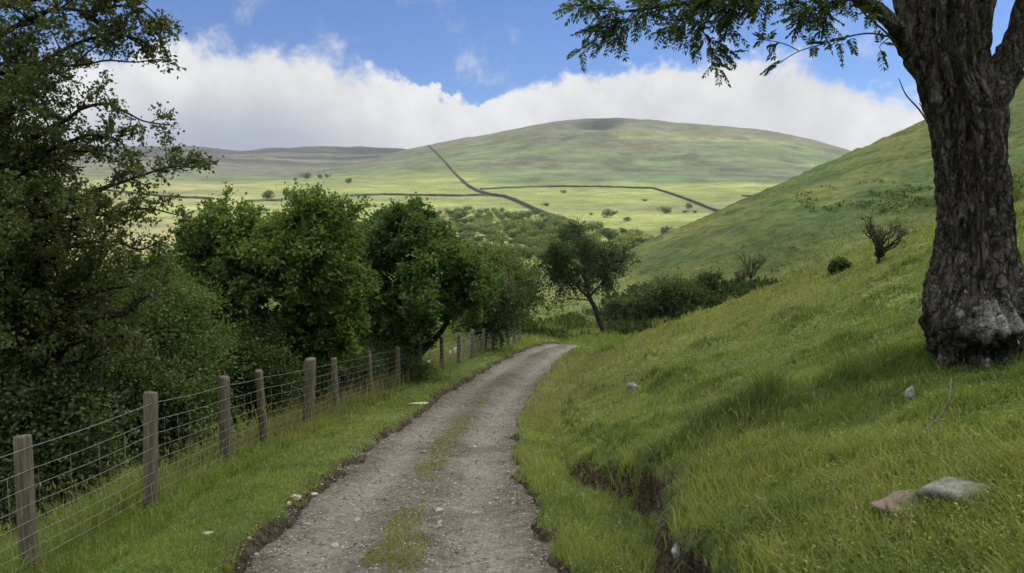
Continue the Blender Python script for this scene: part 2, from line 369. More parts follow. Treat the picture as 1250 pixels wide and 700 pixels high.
def mat_bark(name, a, b, lichen=0.0, scale=1.0):
    m, t = new_mat(name); p = geopos(t); v = t.vmul(p, (1, 1, .42))
    n1 = t.noise(v, 15 * scale, 8, .75, 1.2); n2 = t.noise(p, 3.5 * scale, 5, .6)
    c = t.mix(t.ramp(n1, .35, .68), a, b)
    c = t.mix(t.math('MULTIPLY', t.ramp(n2, .5, .68), .45), c, (.06, .066, .028))
    cr = t.node('ShaderNodeTexVoronoi', feature='DISTANCE_TO_EDGE', inp={'Vector': t.node('ShaderNodeVectorMath', operation='MULTIPLY_ADD', inp={0: t.node('ShaderNodeTexNoise', inp={'Vector': p, 'Scale': 7.0, 'Detail': 5.0}).outputs[1], 1: (.2, .2, .2), 2: t.vmul(p, (1, 1, .22))}).outputs[0], 'Scale': 12.0 * scale}).outputs['Distance']
    c = t.mix(t.math('MULTIPLY', t.ramp(cr, .14, .0), .8), c, t.mix(.5, a, (.006, .005, .004)))
    c = t.mix(t.math('MULTIPLY', t.ramp(t.noise(p, 48 * scale, 4, .7), .56, .7), .4), c, (.15, .14, .12))
    n1 = t.math('MULTIPLY_ADD', t.ramp(cr, .0, .25), .7, n1)
    if lichen:
        li = attr(t, 'lichen', 'Fac')
        n3 = t.noise(p, 15, 6, .7); msk = t.ramp(t.math('ADD', n3, t.math('ADD', t.math('MULTIPLY', li, .22), t.math('MULTIPLY', t.math('SUBTRACT', t.noise(p, 5, 4, .6), .5), .35))), .60, .66)
        c = t.mix(t.math('MULTIPLY', msk, lichen), c, t.mix(t.ramp(t.noise(p, 34, 6, .75), .35, .65), (.085, .084, .075), (.29, .285, .265)))
    finish(t, bsdf(t, c, .95, .1, bump(t, n1, .9, .03))); return m
def mat_wood():
    m, t = new_mat('weathered_post_wood'); p = geopos(t); v = t.vmul(p, (1, 1, .05))
    n1 = t.noise(v, 70, 5, .7); n2 = t.noise(p, 5, 4)
    c = t.mix(t.ramp(n1, .3, .7), (.056, .048, .034), (.150, .135, .102)); c = t.mix(t.math('MULTIPLY', t.ramp(n2, .45, .7), .5), c, (.085, .09, .05))
    finish(t, bsdf(t, c, .9, .15, bump(t, n1, .6, .01))); return m
def mat_plain(name, col, rough=.8, spec=.2, var=.3, scale=8, metallic=0):
    m, t = new_mat(name); p = geopos(t); n = t.math('MULTIPLY_ADD', t.noise(p, scale, 5, .65), var * 2, 1 - var)
    c = t.mix(1.0, col, t.node('ShaderNodeCombineXYZ', inp={0: n, 1: n, 2: n}).outputs[0], 'MULTIPLY')
    s = t.node('ShaderNodeBsdfPrincipled'); t.put(s.inputs['Base Color'], c); t.put(s.inputs['Roughness'], rough); t.put(s.inputs['Specular IOR Level'], spec); t.put(s.inputs['Metallic'], metallic)
    t.put(s.inputs['Normal'], bump(t, t.noise(p, scale * 4, 5, .65), .5, .3 / scale))
    finish(t, s.outputs[0]); return m
def mat_stone():
    m, t = new_mat('limestone'); p = geopos(t); c = attr(t, 'col')
    n = t.math('MULTIPLY_ADD', t.noise(p, 26, 6, .75), 2.2, -.1); c = t.mix(1.0, c, t.node('ShaderNodeCombineXYZ', inp={0: n, 1: n, 2: n}).outputs[0], 'MULTIPLY')
    c = t.mix(t.math('MULTIPLY', t.ramp(t.noise(p, 11, 5, .7), .48, .6), .6), c, (.055, .06, .032))
    finish(t, bsdf(t, c, .9, .2, bump(t, t.noise(p, 60, 5), .6, .006))); return m
def mat_cloud():
    m, t = new_mat('thin_cloud'); x = t.node('ShaderNodeMixShader'); y = t.node('ShaderNodeMixShader')
    d = t.node('ShaderNodeBsdfDiffuse', inp={0: (.85, .85, .85)}); tr = t.node('ShaderNodeBsdfTranslucent', inp={0: (.95, .95, .95)}); tp = t.node('ShaderNodeBsdfTransparent')
    t.put(x.inputs[0], .75); t.l.new(d.outputs[0], x.inputs[1]); t.l.new(tr.outputs[0], x.inputs[2])
    t.put(y.inputs[0], .56); t.l.new(x.outputs[0], y.inputs[1]); t.l.new(tp.outputs[0], y.inputs[2]); finish(t, y.outputs[0]); return m
M = dict(ground=mat_ground(), track=mat_track(), grass=mat_leaf('grass_blades', .42, .6, .15), leaf=mat_leaf('leaves', .40, .55, .22),
         bark=mat_bark('dark_bark', (.018, .015, .012), (.075, .064, .05)), trunk=mat_bark('gnarled_bark', (.017, .015, .012), (.165, .148, .124), .9, .9),
         wood=mat_wood(), wire=mat_plain('galvanised_wire', (.19, .19, .18), .55, .4, .25, 30, .3), stone=mat_stone(),
         wall=mat_plain('dry_stone', (.058, .060, .050), .95, .1, .45, 1.2), guard=mat_plain('white_plastic', (.78, .78, .76), .5, .3, .05, 10),
         shade_cloud=mat_cloud())

# ------------------------------------------------------------------ ground sheet and hills
az_f = np.radians(np.linspace(-52, 52, 760)); az_c = np.radians(np.concatenate([np.linspace(-180, -53, 50), np.linspace(53, 179, 50)]))
AZS = np.sort(np.concatenate([az_f, az_c])); RS = np.concatenate([[0.4], np.geomspace(1.2, 30, 300), np.geomspace(30.5, 44, 50), np.geomspace(44.4, 215, 400), np.geomspace(219, 8000, 220)])
ia = int(np.searchsorted(RS, 900.0))
A_, R_ = np.meshgrid(AZS, RS); GX, GY = R_ * np.sin(A_), R_ * np.cos(A_)
GZ, GU, GS = ground_parts(GX.ravel(), GY.ravel()); GZ = GZ.reshape(GX.shape)
def land_colour(x, y):
    r = np.hypot(x, y); px = 625 + F * np.tan(np.clip(np.arctan2(x, y), -1.2, 1.2))
    n = fbm(x / 3, y / 3, 4, 81); nb = fbm(x / 60, y / 60, 4, 83); nf = fbm(x / 260, y / 160, 5, 85); st = fbm(x / 420, y / 70, 4, 87)
    L = lambda a, b, k: a + (np.array(b) - a) * k[..., None]
    c = np.broadcast_to(np.array([.105, .135, .036]), x.shape + (3,)).copy()
    c = L(c, (.125, .142, .045), np.clip(.4 + n, 0, 1) * .5)
    c = L(c, (.118, .138, .042), sstep(55, 90, r))
    hill = sstep(50, 75, r) * sstep(12, 20, x) * sstep(260, 220, r); hz = fbm(x / 9, y / 25, 4, 91); c = L(c, (.084, .094, .024), hill * .9); c = L(c, (.050, .078, .021), hill * np.clip(.4 + hz * 1.6, 0, 1)); c = L(c, (.105, .115, .036), hill * np.clip(fbm(x / 22, y / 30, 4, 92) * 1.8 - .1, 0, 1) * .7); brk = np.exp(-(((x - 41) / 10) ** 2 + ((y - 86) / 12) ** 2)) + np.exp(-(((x - 62) / 12) ** 2 + ((y - 98) / 10) ** 2)); c = L(c, (.044, .068, .018), hill * np.clip(brk * (.9 + 2.2 * fbm(x / 2.5, y / 4, 4, 95)), 0, 1)); c = L(c, (.038, .062, .018), hill * np.clip(fbm(x / 6, y / 8, 4, 93) * 2 - .5, 0, 1))
    c = L(c, (.128, .150, .046), sstep(230, 340, r))                             # sunlit pasture
    c = L(c, (.165, .152, .080), sstep(230, 340, r) * sstep(430, 230, px) * np.clip(.8 + nb * .8, 0, 1))   # hay coloured fields on the left
    c = L(c, (.105, .105, .060), sstep(330, 600, r) * np.clip(st * 2.4 + .1, 0, 1) * .75); c = L(c, (.165, .19, .055), sstep(300, 500, r) * np.clip(nf * 2.0, 0, 1) * .7); c = L(c, (.10, .125, .05), sstep(300, 500, r) * np.clip(nb * 2.2 - .4, 0, 1) * .6)
    up = sstep(880, 960, r) * sstep(560, 620, px) + sstep(1050, 1400, r) * sstep(620, 560, px)
    moor = np.array([.074, .080, .048]) + np.zeros(x.shape + (3,))
    moor = L(moor, (.074, .108, .046), np.clip(.35 + nf * 1.6, 0, 1)); moor = L(moor, (.145, .165, .065), np.clip(st * 2.2 - .2, 0, 1) * sstep(1000, 1250, r) * .8)
    moor = L(moor, (.040, .050, .034), np.clip(nb * 3.0 - .45, 0, 1) * .8)
    moor = L(moor, (.085, .074, .062), sstep(1500, 1900, r) * np.clip(.55 + st, 0, 1))
    c = L(c, moor, np.clip(up, 0, 1))
    far = sstep(2200, 2700, r); fm = np.array([.032, .032, .032]) + np.zeros(x.shape + (3,)); fm = L(fm, (.085, .09, .055), np.clip(st * 2.6, 0, 1)); c = L(c, fm, far)
    crag_shade = np.exp(-((px - 728) / 26) ** 2) * np.exp(-((r - 1822) / 55) ** 2); c = L(c, (.030, .034, .038), np.clip(crag_shade * 1.9 + fbm(x / 30, y / 30, 3, 90) * crag_shade, 0, 1) * .85)  # bluish shade of the summit hollow painted into the colour
    return c
GC = land_colour(GX.ravel(), GY.ravel())
# bracken and rough hollows on the right hand hill are darker growth
def grid_faces(nr, na, wrap):
    i = np.arange(nr - 1)[:, None] * na; j = np.arange(na if wrap else na - 1)[None]; jn = (j + 1) % na
    return np.stack([i + j, i + jn, i + na + jn, i + na + j], -1).reshape(-1, 4)[:, ::-1]
na = len(AZS); V = np.stack([GX, GY, GZ], -1).reshape(-1, 3)
k = (ia + 1) * na
g = mesh_obj('ground', V[:k], grid_faces(ia + 1, na, True), mats=M['ground'], smooth=True, colour=GC[:k], attrs={'soil': GS[:k]}); tag(g, kind='structure')
g = mesh_obj('hills', V[ia * na:], grid_faces(len(RS) - ia, na, True), mats=M['ground'], smooth=True, colour=GC[ia * na:], attrs={'soil': GS[ia * na:] * 0}); tag(g, kind='structure')

# ------------------------------------------------------------------ the air
def haze():
    m, t = new_mat('hazy_air'); o = t.node('ShaderNodeOutputMaterial'); v = t.node('ShaderNodeVolumePrincipled')
    v.inputs['Color'].default_value = (.86, .92, 1, 1); v.inputs['Density'].default_value = 4.5e-5; v.inputs['Anisotropy'].default_value = .2; t.l.new(v.outputs[0], o.inputs['Volume'])
    h = 8300; z0, z1 = float(V[:, 2].min()) - 1, float(V[:, 2].max()) + 12
    c = np.array([(x, y, z) for z in (z0, z1) for x, y in ((-h, -h), (h, -h), (h, h), (-h, h))])
    tag(mesh_obj('haze', c, [(3, 2, 1, 0), (4, 5, 6, 7), (0, 1, 5, 4), (1, 2, 6, 5), (2, 3, 7, 6), (3, 0, 4, 7)], mats=m), kind='stuff'); print('HAZE', z0, z1)
haze()

# ------------------------------------------------------------------ the track
def resample(path, z, ds):
    n = int(PSEG[-1] / .06); s = np.linspace(0, PSEG[-1], n); return np.stack([np.interp(s, PSEG, path[:, 0]), np.interp(s, PSEG, path[:, 1]), np.interp(s, PSEG, z)], 1)
TP = resample(PATH, PZ, .06); TT = np.gradient(TP[:, :2], axis=0); TT /= np.linalg.norm(TT, axis=1)[:, None]; TN = np.stack([TT[:, 1], -TT[:, 0]], 1)
us = np.linspace(-1.5, 1.5, 76)
tx = TP[:, 0:1] + TN[:, 0:1] * us; ty = TP[:, 1:2] + TN[:, 1:2] * us
def track_surface(x, y, u, zt):
    rut = np.exp(-((u - .62) / .27) ** 2) + np.exp(-((u + .62) / .27) ** 2)
    z = zt - .06 * rut + .03 * np.exp(-(u / .25) ** 2) + fbm(x / .9, y / .9, 4, 101) * .035 + fbm(x / .16, y / .16, 3, 105) * .03
    return z - .07, rut
tz, rut = track_surface(tx, ty, us[None], TP[:, 2:3]); tz = tz - .12 * sstep(1.25, 1.5, np.abs(us))[None]
damp = np.clip(fbm(tx / 1.3, ty / 1.3, 4, 111) * 1.6 - .15, 0, 1) * .8 + sstep(.85, 1.2, np.abs(us))[None] * .6 + .45 * np.exp(-(us / .24) ** 2)[None]
tr = mesh_obj('track', np.stack([tx, ty, tz], -1).reshape(-1, 3), grid_faces(len(TP), len(us), False)[:, ::-1], mats=M['track'], smooth=True,
              attrs={'rut': np.clip(rut + fbm(tx / .7, ty / .7, 3, 113) * .5, 0, 1).ravel(), 'damp': np.clip(damp, 0, 1).ravel()})
tag(tr, kind='structure')

# ------------------------------------------------------------------ unseen clouds: one overhead shading the near ground, two added to shade far hills
def shade_cloud(cx, cy, rx, ry, alt, seed, rz=25):
    nu, nv = 90, 46; th = np.arange(nu) * 2 * math.pi / nu; ph = np.linspace(-math.pi / 2 + .05, math.pi / 2 - .05, nv)
    d = np.stack([np.cos(ph)[:, None] * np.cos(th), np.cos(ph)[:, None] * np.sin(th), np.sin(ph)[:, None] + 0 * th], -1)
    r = 1 + .30 * fbm(d[..., 0] * 1.7 + seed, d[..., 1] * 1.7 + d[..., 2], 5, seed) ; V = d * r[..., None] * np.array([rx, ry, rz])
    o = np.array([cx + math.sin(SUN_AZ) * alt / math.tan(SUN_EL), cy + math.cos(SUN_AZ) * alt / math.tan(SUN_EL), alt])
    tag(mesh_obj('shade_cloud', V.reshape(-1, 3) + o, grid_faces(nv, nu, True)[:, ::-1], mats=M['shade_cloud'], loc=o, smooth=True), kind='structure')
shade_cloud(140, 105, 315, 212, 700, 3)
shade_cloud(-1350, 3350, 1500, 750, 1900, 5, 60)
shade_cloud(380, 2060, 620, 270, 1300, 8, 45)

# ------------------------------------------------------------------ branches and leaves
class Tubes:
    def __init__(self): self.V = []; self.Q = []; self.n = 0
    def add(self, pts, rad, sides=6, rough=0.0, seed=0):
        pts = np.asarray(pts, float); rad = np.broadcast_to(np.asarray(rad, float), len(pts))
        T = np.gradient(pts, axis=0); T /= np.maximum(np.linalg.norm(T, axis=1), 1e-9)[:, None]
        ref = np.eye(3)[np.abs(T).mean(0).argmin()]
        a = np.cross(T, ref); a /= np.maximum(np.linalg.norm(a, axis=1), 1e-9)[:, None]; b = np.cross(T, a)
        th = np.arange(sides) * 2 * math.pi / sides
        rr = rad[:, None] * np.ones(sides)
        if rough: rr = rr * (1 + rough * fbm(th[None] * 1.6 + seed, np.arange(len(pts))[:, None] * .7 + seed, 3, 5))
        ring = pts[:, None] + rr[..., None] * (a[:, None] * np.cos(th)[None, :, None] + b[:, None] * np.sin(th)[None, :, None])
        V = np.vstack([ring.reshape(-1, 3), pts[-1:]]); m = len(pts)
        q = grid_faces(m, sides, True)[:, ::-1]; tip = m * sides; j = np.arange(sides)
        cap = np.stack([(m - 1) * sides + j, (m - 1) * sides + (j + 1) % sides, np.full(sides, tip), np.full(sides, tip)], 1)
        self.V.append(V); self.Q.append(q + self.n); self.T = getattr(self, 'T', []); self.T.append(cap[:, :3] + self.n); self.n += len(V)
    def build(self, name, mat, parent=None, smooth=True, loc=None, attrs=None):
        V = np.vstack(self.V); at = {k: f(V) for k, f in (attrs or {}).items()}
        return mesh_obj(name, V if parent is None else V - np.array(parent.location), np.vstack(self.Q), np.vstack(self.T), mats=mat, parent=parent, smooth=smooth, loc=loc, attrs=at)
def unit(v): return v / np.maximum(np.linalg.norm(v, axis=-1, keepdims=True), 1e-9)
def rnd_unit(n): return unit(RNG.normal(size=(n, 3)))
def leaf_quads(pos, axis, size, width=.6, up=.5, fold=.12):
    """one bent diamond per leaf: (n,3) base points, (n,3) directions, (n,) lengths -> verts (4n,3), quads"""
    n = len(pos); nrm = unit(rnd_unit(n) + np.array([0, 0, up])); side = unit(np.cross(axis, nrm)); nr = np.cross(side, axis)
    L = size[:, None]; W = L * width * .5
    v = np.stack([pos, pos + axis * L * .5 + side * W + nr * L * fold, pos + axis * L, pos + axis * L * .5 - side * W + nr * L * fold], 1).reshape(-1, 3)
    return v, np.arange(4 * n).reshape(n, 4)
def leaf_colours(pos, base, var=.3, clump=.9, warm=None, seed=0):
    n = len(pos); c = np.asarray(base, float) * (1 + var * RNG.normal(size=(n, 1)) * .6)
    k = np.clip(.5 + .9 * fbm(pos[:, 0] * clump + pos[:, 2] * .7, pos[:, 1] * clump + pos[:, 2] * clump, 3, 200 + seed), 0, 1)[:, None]
    c = c * (.75 + .5 * k)
    if warm is not None: c = c + (np.asarray(warm) - c) * (k * RNG.random((n, 1)) * .8)
    return np.clip(np.repeat(c, 4, axis=0), .004, .5)
def wobble(a, b, n, amp, sag=0.0):
    t = np.linspace(0, 1, n)[:, None]; p = a + (b - a) * t
    off = np.cumsum(RNG.normal(size=(n, 3)), 0); off -= off[:1] + (off[-1:] - off[:1]) * t
    p = p + off * amp / math.sqrt(n); p[:, 2] += sag * np.sin(math.pi * t[:, 0]); return p
def smooth_line(pts, n=6): return catmull(np.asarray(pts, float), n)

class Tree:
    def __init__(self): self.t = Tubes(); self.lp = []; self.ld = []; self.ls = []
    def leaves_at(self, p, d, s): self.lp.append(p); self.ld.append(d); self.ls.append(s)
    def twig(self, p, d, L, n_leaf, size, r=.006, sides=3, droop=.0, spread=.9):
        q = p + d * L; q = q + np.array([0, 0, -droop * L]); pts = wobble(p, q, 4, .12 * L)
        if r > 0: self.t.add(pts, np.linspace(r, r * .3, 4), sides)
        f = RNG.random(n_leaf) ** .75; i = np.clip((f * 3).astype(int), 0, 2); w_ = (f * 3 - i)[:, None]
        pos = pts[i] * (1 - w_) + pts[i + 1] * w_ + rnd_unit(n_leaf) * size * .45
        self.leaves_at(pos, unit(rnd_unit(n_leaf) * spread + d), size * RNG.uniform(.65, 1.25, n_leaf))
    def bough(self, pts, r0, r1, sub_gap=.18, sub_len=.7, twig_gap=.13, twig_len=.22, n_leaf=16, size=.045, start=.25, up=.25, taper=.6, sides=7, droop=0.0, flat=1.0, twig_r=.004):
        pts = np.asarray(pts, float); seg = np.linalg.norm(np.diff(pts, axis=0), axis=1); s = np.concatenate([[0], np.cumsum(seg)]); L = s[-1]
        self.t.add(pts, np.interp(s, [0, L], [r0, r1]), sides, .25, RNG.random() * 90)
        at = lambda q: np.array([np.interp(q, s, pts[:, k]) for k in range(3)])
        q = L * start
        while q < L:
            f = q / L; p = at(q); tan = unit(at(min(q + .05, L)) - at(max(q - .05, 0)))
            d = rnd_unit(1)[0]; d = unit(d - tan * d.dot(tan)); d[2] *= flat; d = unit(unit(d) * .9 + tan * RNG.uniform(.2, .9) + np.array([0, 0, up]))
            SL = sub_len * (1 - taper * max(0, (f - start)) / (1 - start + 1e-6)) * RNG.uniform(.55, 1.25)
            rr = np.interp(q, [0, L], [r0, r1]); sp = wobble(p, p + d * SL + np.array([0, 0, -droop * SL]), 5, .1 * SL)
            self.t.add(sp, np.linspace(min(rr * .6, .02 + .012 * SL), twig_r, 5), 4)
            nt = max(2, int(SL / twig_gap))
            for _ in range(nt):
                g = RNG.uniform(.2, 1); k = min(int(g * 4), 3); pp = sp[k] + (sp[k + 1] - sp[k]) * (g * 4 - k)
                td = rnd_unit(1)[0]; td = unit(td + d * .7 + np.array([0, 0, up]))
                self.twig(pp, td, twig_len * RNG.uniform(.5, 1.3), n_leaf, size, twig_r)
            self.twig(sp[-1], d, twig_len, n_leaf, size, twig_r)
            q += sub_gap * RNG.uniform(.5, 1.5)
        self.twig(pts[-1], unit(pts[-1] - pts[-2]), twig_len, n_leaf, size, twig_r)
    def fill(self, n, size, r, spread=1.0):
        """more leaves round the twigs that are there already"""
        P0 = np.vstack(self.lp); D0 = np.vstack(self.ld); i = RNG.integers(0, len(P0), n)
        self.leaves_at(P0[i] + RNG.normal(size=(n, 3)) * r, unit(rnd_unit(n) * spread + D0[i] * .5), size * RNG.uniform(.65, 1.25, n))
    def build(self, name, base, label, cat='tree', group=None, bark='bark', leafc=(0.075, 0.112, 0.030), warm=None, width=.62, up=.5, var=.3, clump=.9, parts=('trunk', 'crown'), attrs=None, seed=0, leafmat='leaf'):
        root = empty(name, base); tag(root, label, cat, group)
        self.t.build(parts[0], M[bark], root, attrs=attrs)
        if self.lp:
            pos = np.vstack(self.lp); d = np.vstack(self.ld); s = np.concatenate(self.ls)
            v, q = leaf_quads(pos, d, s, width, up)
            mesh_obj(parts[1], v - np.array(root.location), q, mats=M[leafmat], parent=root, colour=leaf_colours(pos, leafc, var, clump, warm, seed))
        return root
def base_at(px, py): return cast(px, py)[0]
def ground_under(p, sink=.08): return np.array([p[0], p[1], float(height(np.array([p[0]]), np.array([p[1]]))[0]) - sink])
def PL(rows): return smooth_line(np.array([P(*r) for r in rows]), 5)

# ---- the big hawthorn at the left edge, behind the fence
def left_tree():
    T = Tree(); b = ground_under(P(24, 600, 9.6)); up_ = P(52, 470, 9.3)
    T.t.add(smooth_line([b, b * .5 + up_ * .5 + np.array([-.08, 0, 0]), up_, P(62, 430, 9.2)], 6), np.linspace(.19, .12, 19), 12, .3, 3)
    kw = dict(size=.043, n_leaf=18, twig_gap=.13, twig_len=.2, sub_gap=.15)
    # the crooked bough that leans right, and its companions
    T.bough(PL([(58, 448, 9.2), (74, 424, 9.2), (100, 398, 9.1), (122, 384, 9.1), (148, 384, 9.2), (168, 368, 9.3), (205, 345, 9.5)]), .085, .02, start=.5, sub_len=.5, **kw)
    T.bough(PL([(70, 432, 9.2), (100, 415, 9.0), (140, 410, 8.9), (170, 412, 8.9)]), .04, .012, start=.4, sub_len=.45, **kw)
    T.bough(PL([(60, 452, 9.2), (95, 442, 9.3), (130, 432, 9.5), (150, 432, 9.6)]), .035, .01, start=.4, sub_len=.45, **kw)
    main = PL([(60, 440, 9.2), (50, 400, 9.3), (38, 330, 9.4), (18, 250, 9.5), (2, 170, 9.6), (-8, 90, 9.6), (-16, 0, 9.5), (-30, -110, 9.4)])
    T.bough(main, .12, .05, start=.12, sub_len=1.0, **{**kw, 'sub_gap': .09})
    T.bough(PL([(52, 455, 9.3), (10, 390, 9.5), (-40, 310, 9.6), (-80, 180, 9.6), (-110, 20, 9.6)]), .1, .04, start=.15, sub_len=.9, **kw)
    rows = [[(-12, 50, 9.5), (60, 13, 8.9), (110, 14, 8.7), (150, 7, 8.7), (180, 18, 8.7), (197, 52, 8.7)],
            [(-14, 10, 9.5), (80, -8, 8.9), (130, -6, 8.6), (170, 2, 8.6), (192, 20, 8.6)],
            [(100, 16, 8.7), (125, 30, 8.7), (150, 42, 8.7), (172, 55, 8.7)],
            [(-6, 110, 9.6), (80, 60, 8.8), (120, 45, 8.7), (160, 45, 8.7), (190, 62, 8.7)],
            [(2, 190, 9.5), (75, 150, 9.0), (100, 133, 8.9), (130, 127, 8.9), (155, 138, 8.9), (175, 148, 8.9), (198, 152, 8.9)],
            [(6, 210, 9.5), (80, 175, 9.0), (115, 165, 9.0), (145, 172, 9.0), (156, 188, 9.0)],
            [(10, 225, 9.5), (70, 190, 9.2), (110, 185, 9.2), (140, 195, 9.2)],
            [(24, 285, 9.4), (90, 245, 8.8), (140, 226, 8.7), (180, 212, 8.7), (210, 204, 8.7), (238, 205, 8.7)],
            [(42, 300, 9.0), (90, 268, 9.1), (140, 260, 9.1), (180, 255, 9.1), (214, 262, 9.1)],
            [(44, 330, 9.1), (90, 300, 9.0), (140, 295, 9.0), (170, 305, 9.0), (192, 296, 9.0)],
            [(46, 345, 9.1), (100, 335, 9.3), (150, 330, 9.4), (190, 322, 9.5)],
            [(50, 380, 9.1), (100, 362, 8.9), (140, 352, 8.8), (180, 350, 8.8)]]
    for i, r in enumerate(rows):
        T.bough(PL(r), .04, .007, start=.2, sub_len=.36 if i < 9 else .45, flat=.55, **{**kw, 'sub_gap': .11, 'twig_len': .16})
    # the sparse thin bough against the cloud
    T.bough(PL([(-8, 92, 9.5), (60, 82, 8.8), (100, 80, 8.6), (130, 74, 8.6), (165, 76, 8.6), (195, 73, 8.6), (214, 80, 8.6)]), .022, .006, start=.55, sub_gap=.16, sub_len=.16, twig_gap=.1, twig_len=.1, n_leaf=6, size=.045)
    T.bough(PL([(90, 80, 8.6), (112, 60, 8.6), (135, 50, 8.6), (150, 42, 8.6)]), .012, .005, start=.5, sub_gap=.16, sub_len=.2, twig_gap=.12, twig_len=.1, n_leaf=7, size=.045)
    for k in range(84):                                             # boughs through the mass of the crown
        px, py, D = RNG.uniform(-70, 112), RNG.uniform(20, 450), RNG.uniform(7.9, 10.6)
        if px > np.interp(py, [60, 130, 200, 260], [5, 30, 55, 110]): continue
        py0 = min(py + RNG.uniform(20, 90), 440)
        a = main[np.argmin(np.abs((main[:, 2]) - P(30, py0, 9.1)[2]))]
        T.bough(wobble(a, P(px, py, D), 7, .25, .1), .03, .008, start=.3, sub_len=.55, **kw)
    for k in range(15):
        px, py = RNG.uniform(-60, 70), RNG.uniform(70, 330); a = main[np.argmin(np.abs(main[:, 2] - P(30, py + 30, 9.1)[2]))]
        T.bough(wobble(a, P(px, py, RNG.uniform(8.0, 9.6)), 6, .2, .1), .025, .008, start=.2, sub_len=.45, **kw)
    for k in range(14):                                             # out of the frame above
        T.bough(wobble(main[-1 - k % 6], P(RNG.uniform(-120, 60), RNG.uniform(-260, -90), RNG.uniform(7.5, 11)), 7, .25, .1), .03, .008, start=.2, sub_len=.6, **kw)
    print('LEFT', sum(map(len, T.lp))); T.fill(int(1.0 * sum(map(len, T.lp))), .052, .05)
    return T.build('hawthorn_tree', b, 'tall dark hawthorn at the left edge, its thin boughs reaching over the wire fence', leafc=(0.080, 0.104, 0.036), warm=(0.109, 0.123, 0.036), seed=1)
left_tree()

def bushy(name, base, label, targets, trunks, cat='tree', leafc=(0.075, 0.120, 0.030), warm=(0.131, 0.174, 0.043), size=.06, n_leaf=15, sub_len=.8, sub_gap=.2, twig_gap=.16, twig_len=.26, r0=.05, seed=0, up=.3, group=None, twig_r=.005, parts=('trunk', 'crown'), width=.62, start=.3, fill=1.8, fr=1.9):
    """trunks: polylines in world space; boughs run from them to the target points"""
    T = Tree()
    for pts, ra, rb in trunks: T.t.add(smooth_line(pts, 5), np.linspace(ra, rb, len(smooth_line(pts, 5))), 10, .25, seed)
    fork = np.vstack([smooth_line(p, 5)[int(len(p) * 5 * .35):] for p, _, _ in trunks])
    for q in targets:
        d = np.linalg.norm(fork - q, axis=1) + np.maximum(fork[:, 2] - q[2], 0) * 1.5; a = fork[d.argmin()]
        T.bough(wobble(a, q, 7, .2, .12), r0, .01, sub_gap=sub_gap, sub_len=sub_len, twig_gap=twig_gap, twig_len=twig_len, n_leaf=n_leaf, size=size, start=start, up=up, twig_r=twig_r)
    n0 = sum(map(len, T.lp)); print(name, n0); T.fill(int(n0 * fill), size, size * fr)
    return T.build(name, base, label, cat, group, leafc=leafc, warm=warm, seed=seed, parts=parts, width=width)
def outline_targets(n, poly, D0, dD, seed, shag=0):
    """points through the depth of a crown whose outline is a polygon of pixels"""
    rg = np.random.default_rng(seed); poly = np.array(poly, float); lo, hi = poly.min(0), poly.max(0); c = poly.mean(0); out_ = []
    while len(out_) < n:
        p = rg.uniform(lo, hi); ins = False; j = len(poly) - 1
        for i in range(len(poly)):
            if (poly[i, 1] > p[1]) != (poly[j, 1] > p[1]) and p[0] < (poly[j, 0] - poly[i, 0]) * (p[1] - poly[i, 1]) / (poly[j, 1] - poly[i, 1]) + poly[i, 0]: ins = not ins
            j = i
        if not ins: continue
        e = np.hypot(*((p - c) / ((hi - lo) * .5))); d = dD * math.sqrt(max(0.05, 1 - min(e, 1) ** 2))
        out_.append(P(p[0], p[1], D0 + rg.uniform(-d, d)))
    if shag:
        seg = np.vstack([poly, poly[:1]])
        for _ in range(shag):
            i = rg.integers(0, len(poly)); q = seg[i] + (seg[i + 1] - seg[i]) * rg.random()
            if q[1] < c[1] + 20: q = q + (q - c) * rg.uniform(.02, .14); out_.append(P(q[0], q[1], D0 + rg.uniform(-dD, dD) * .6))
    return out_
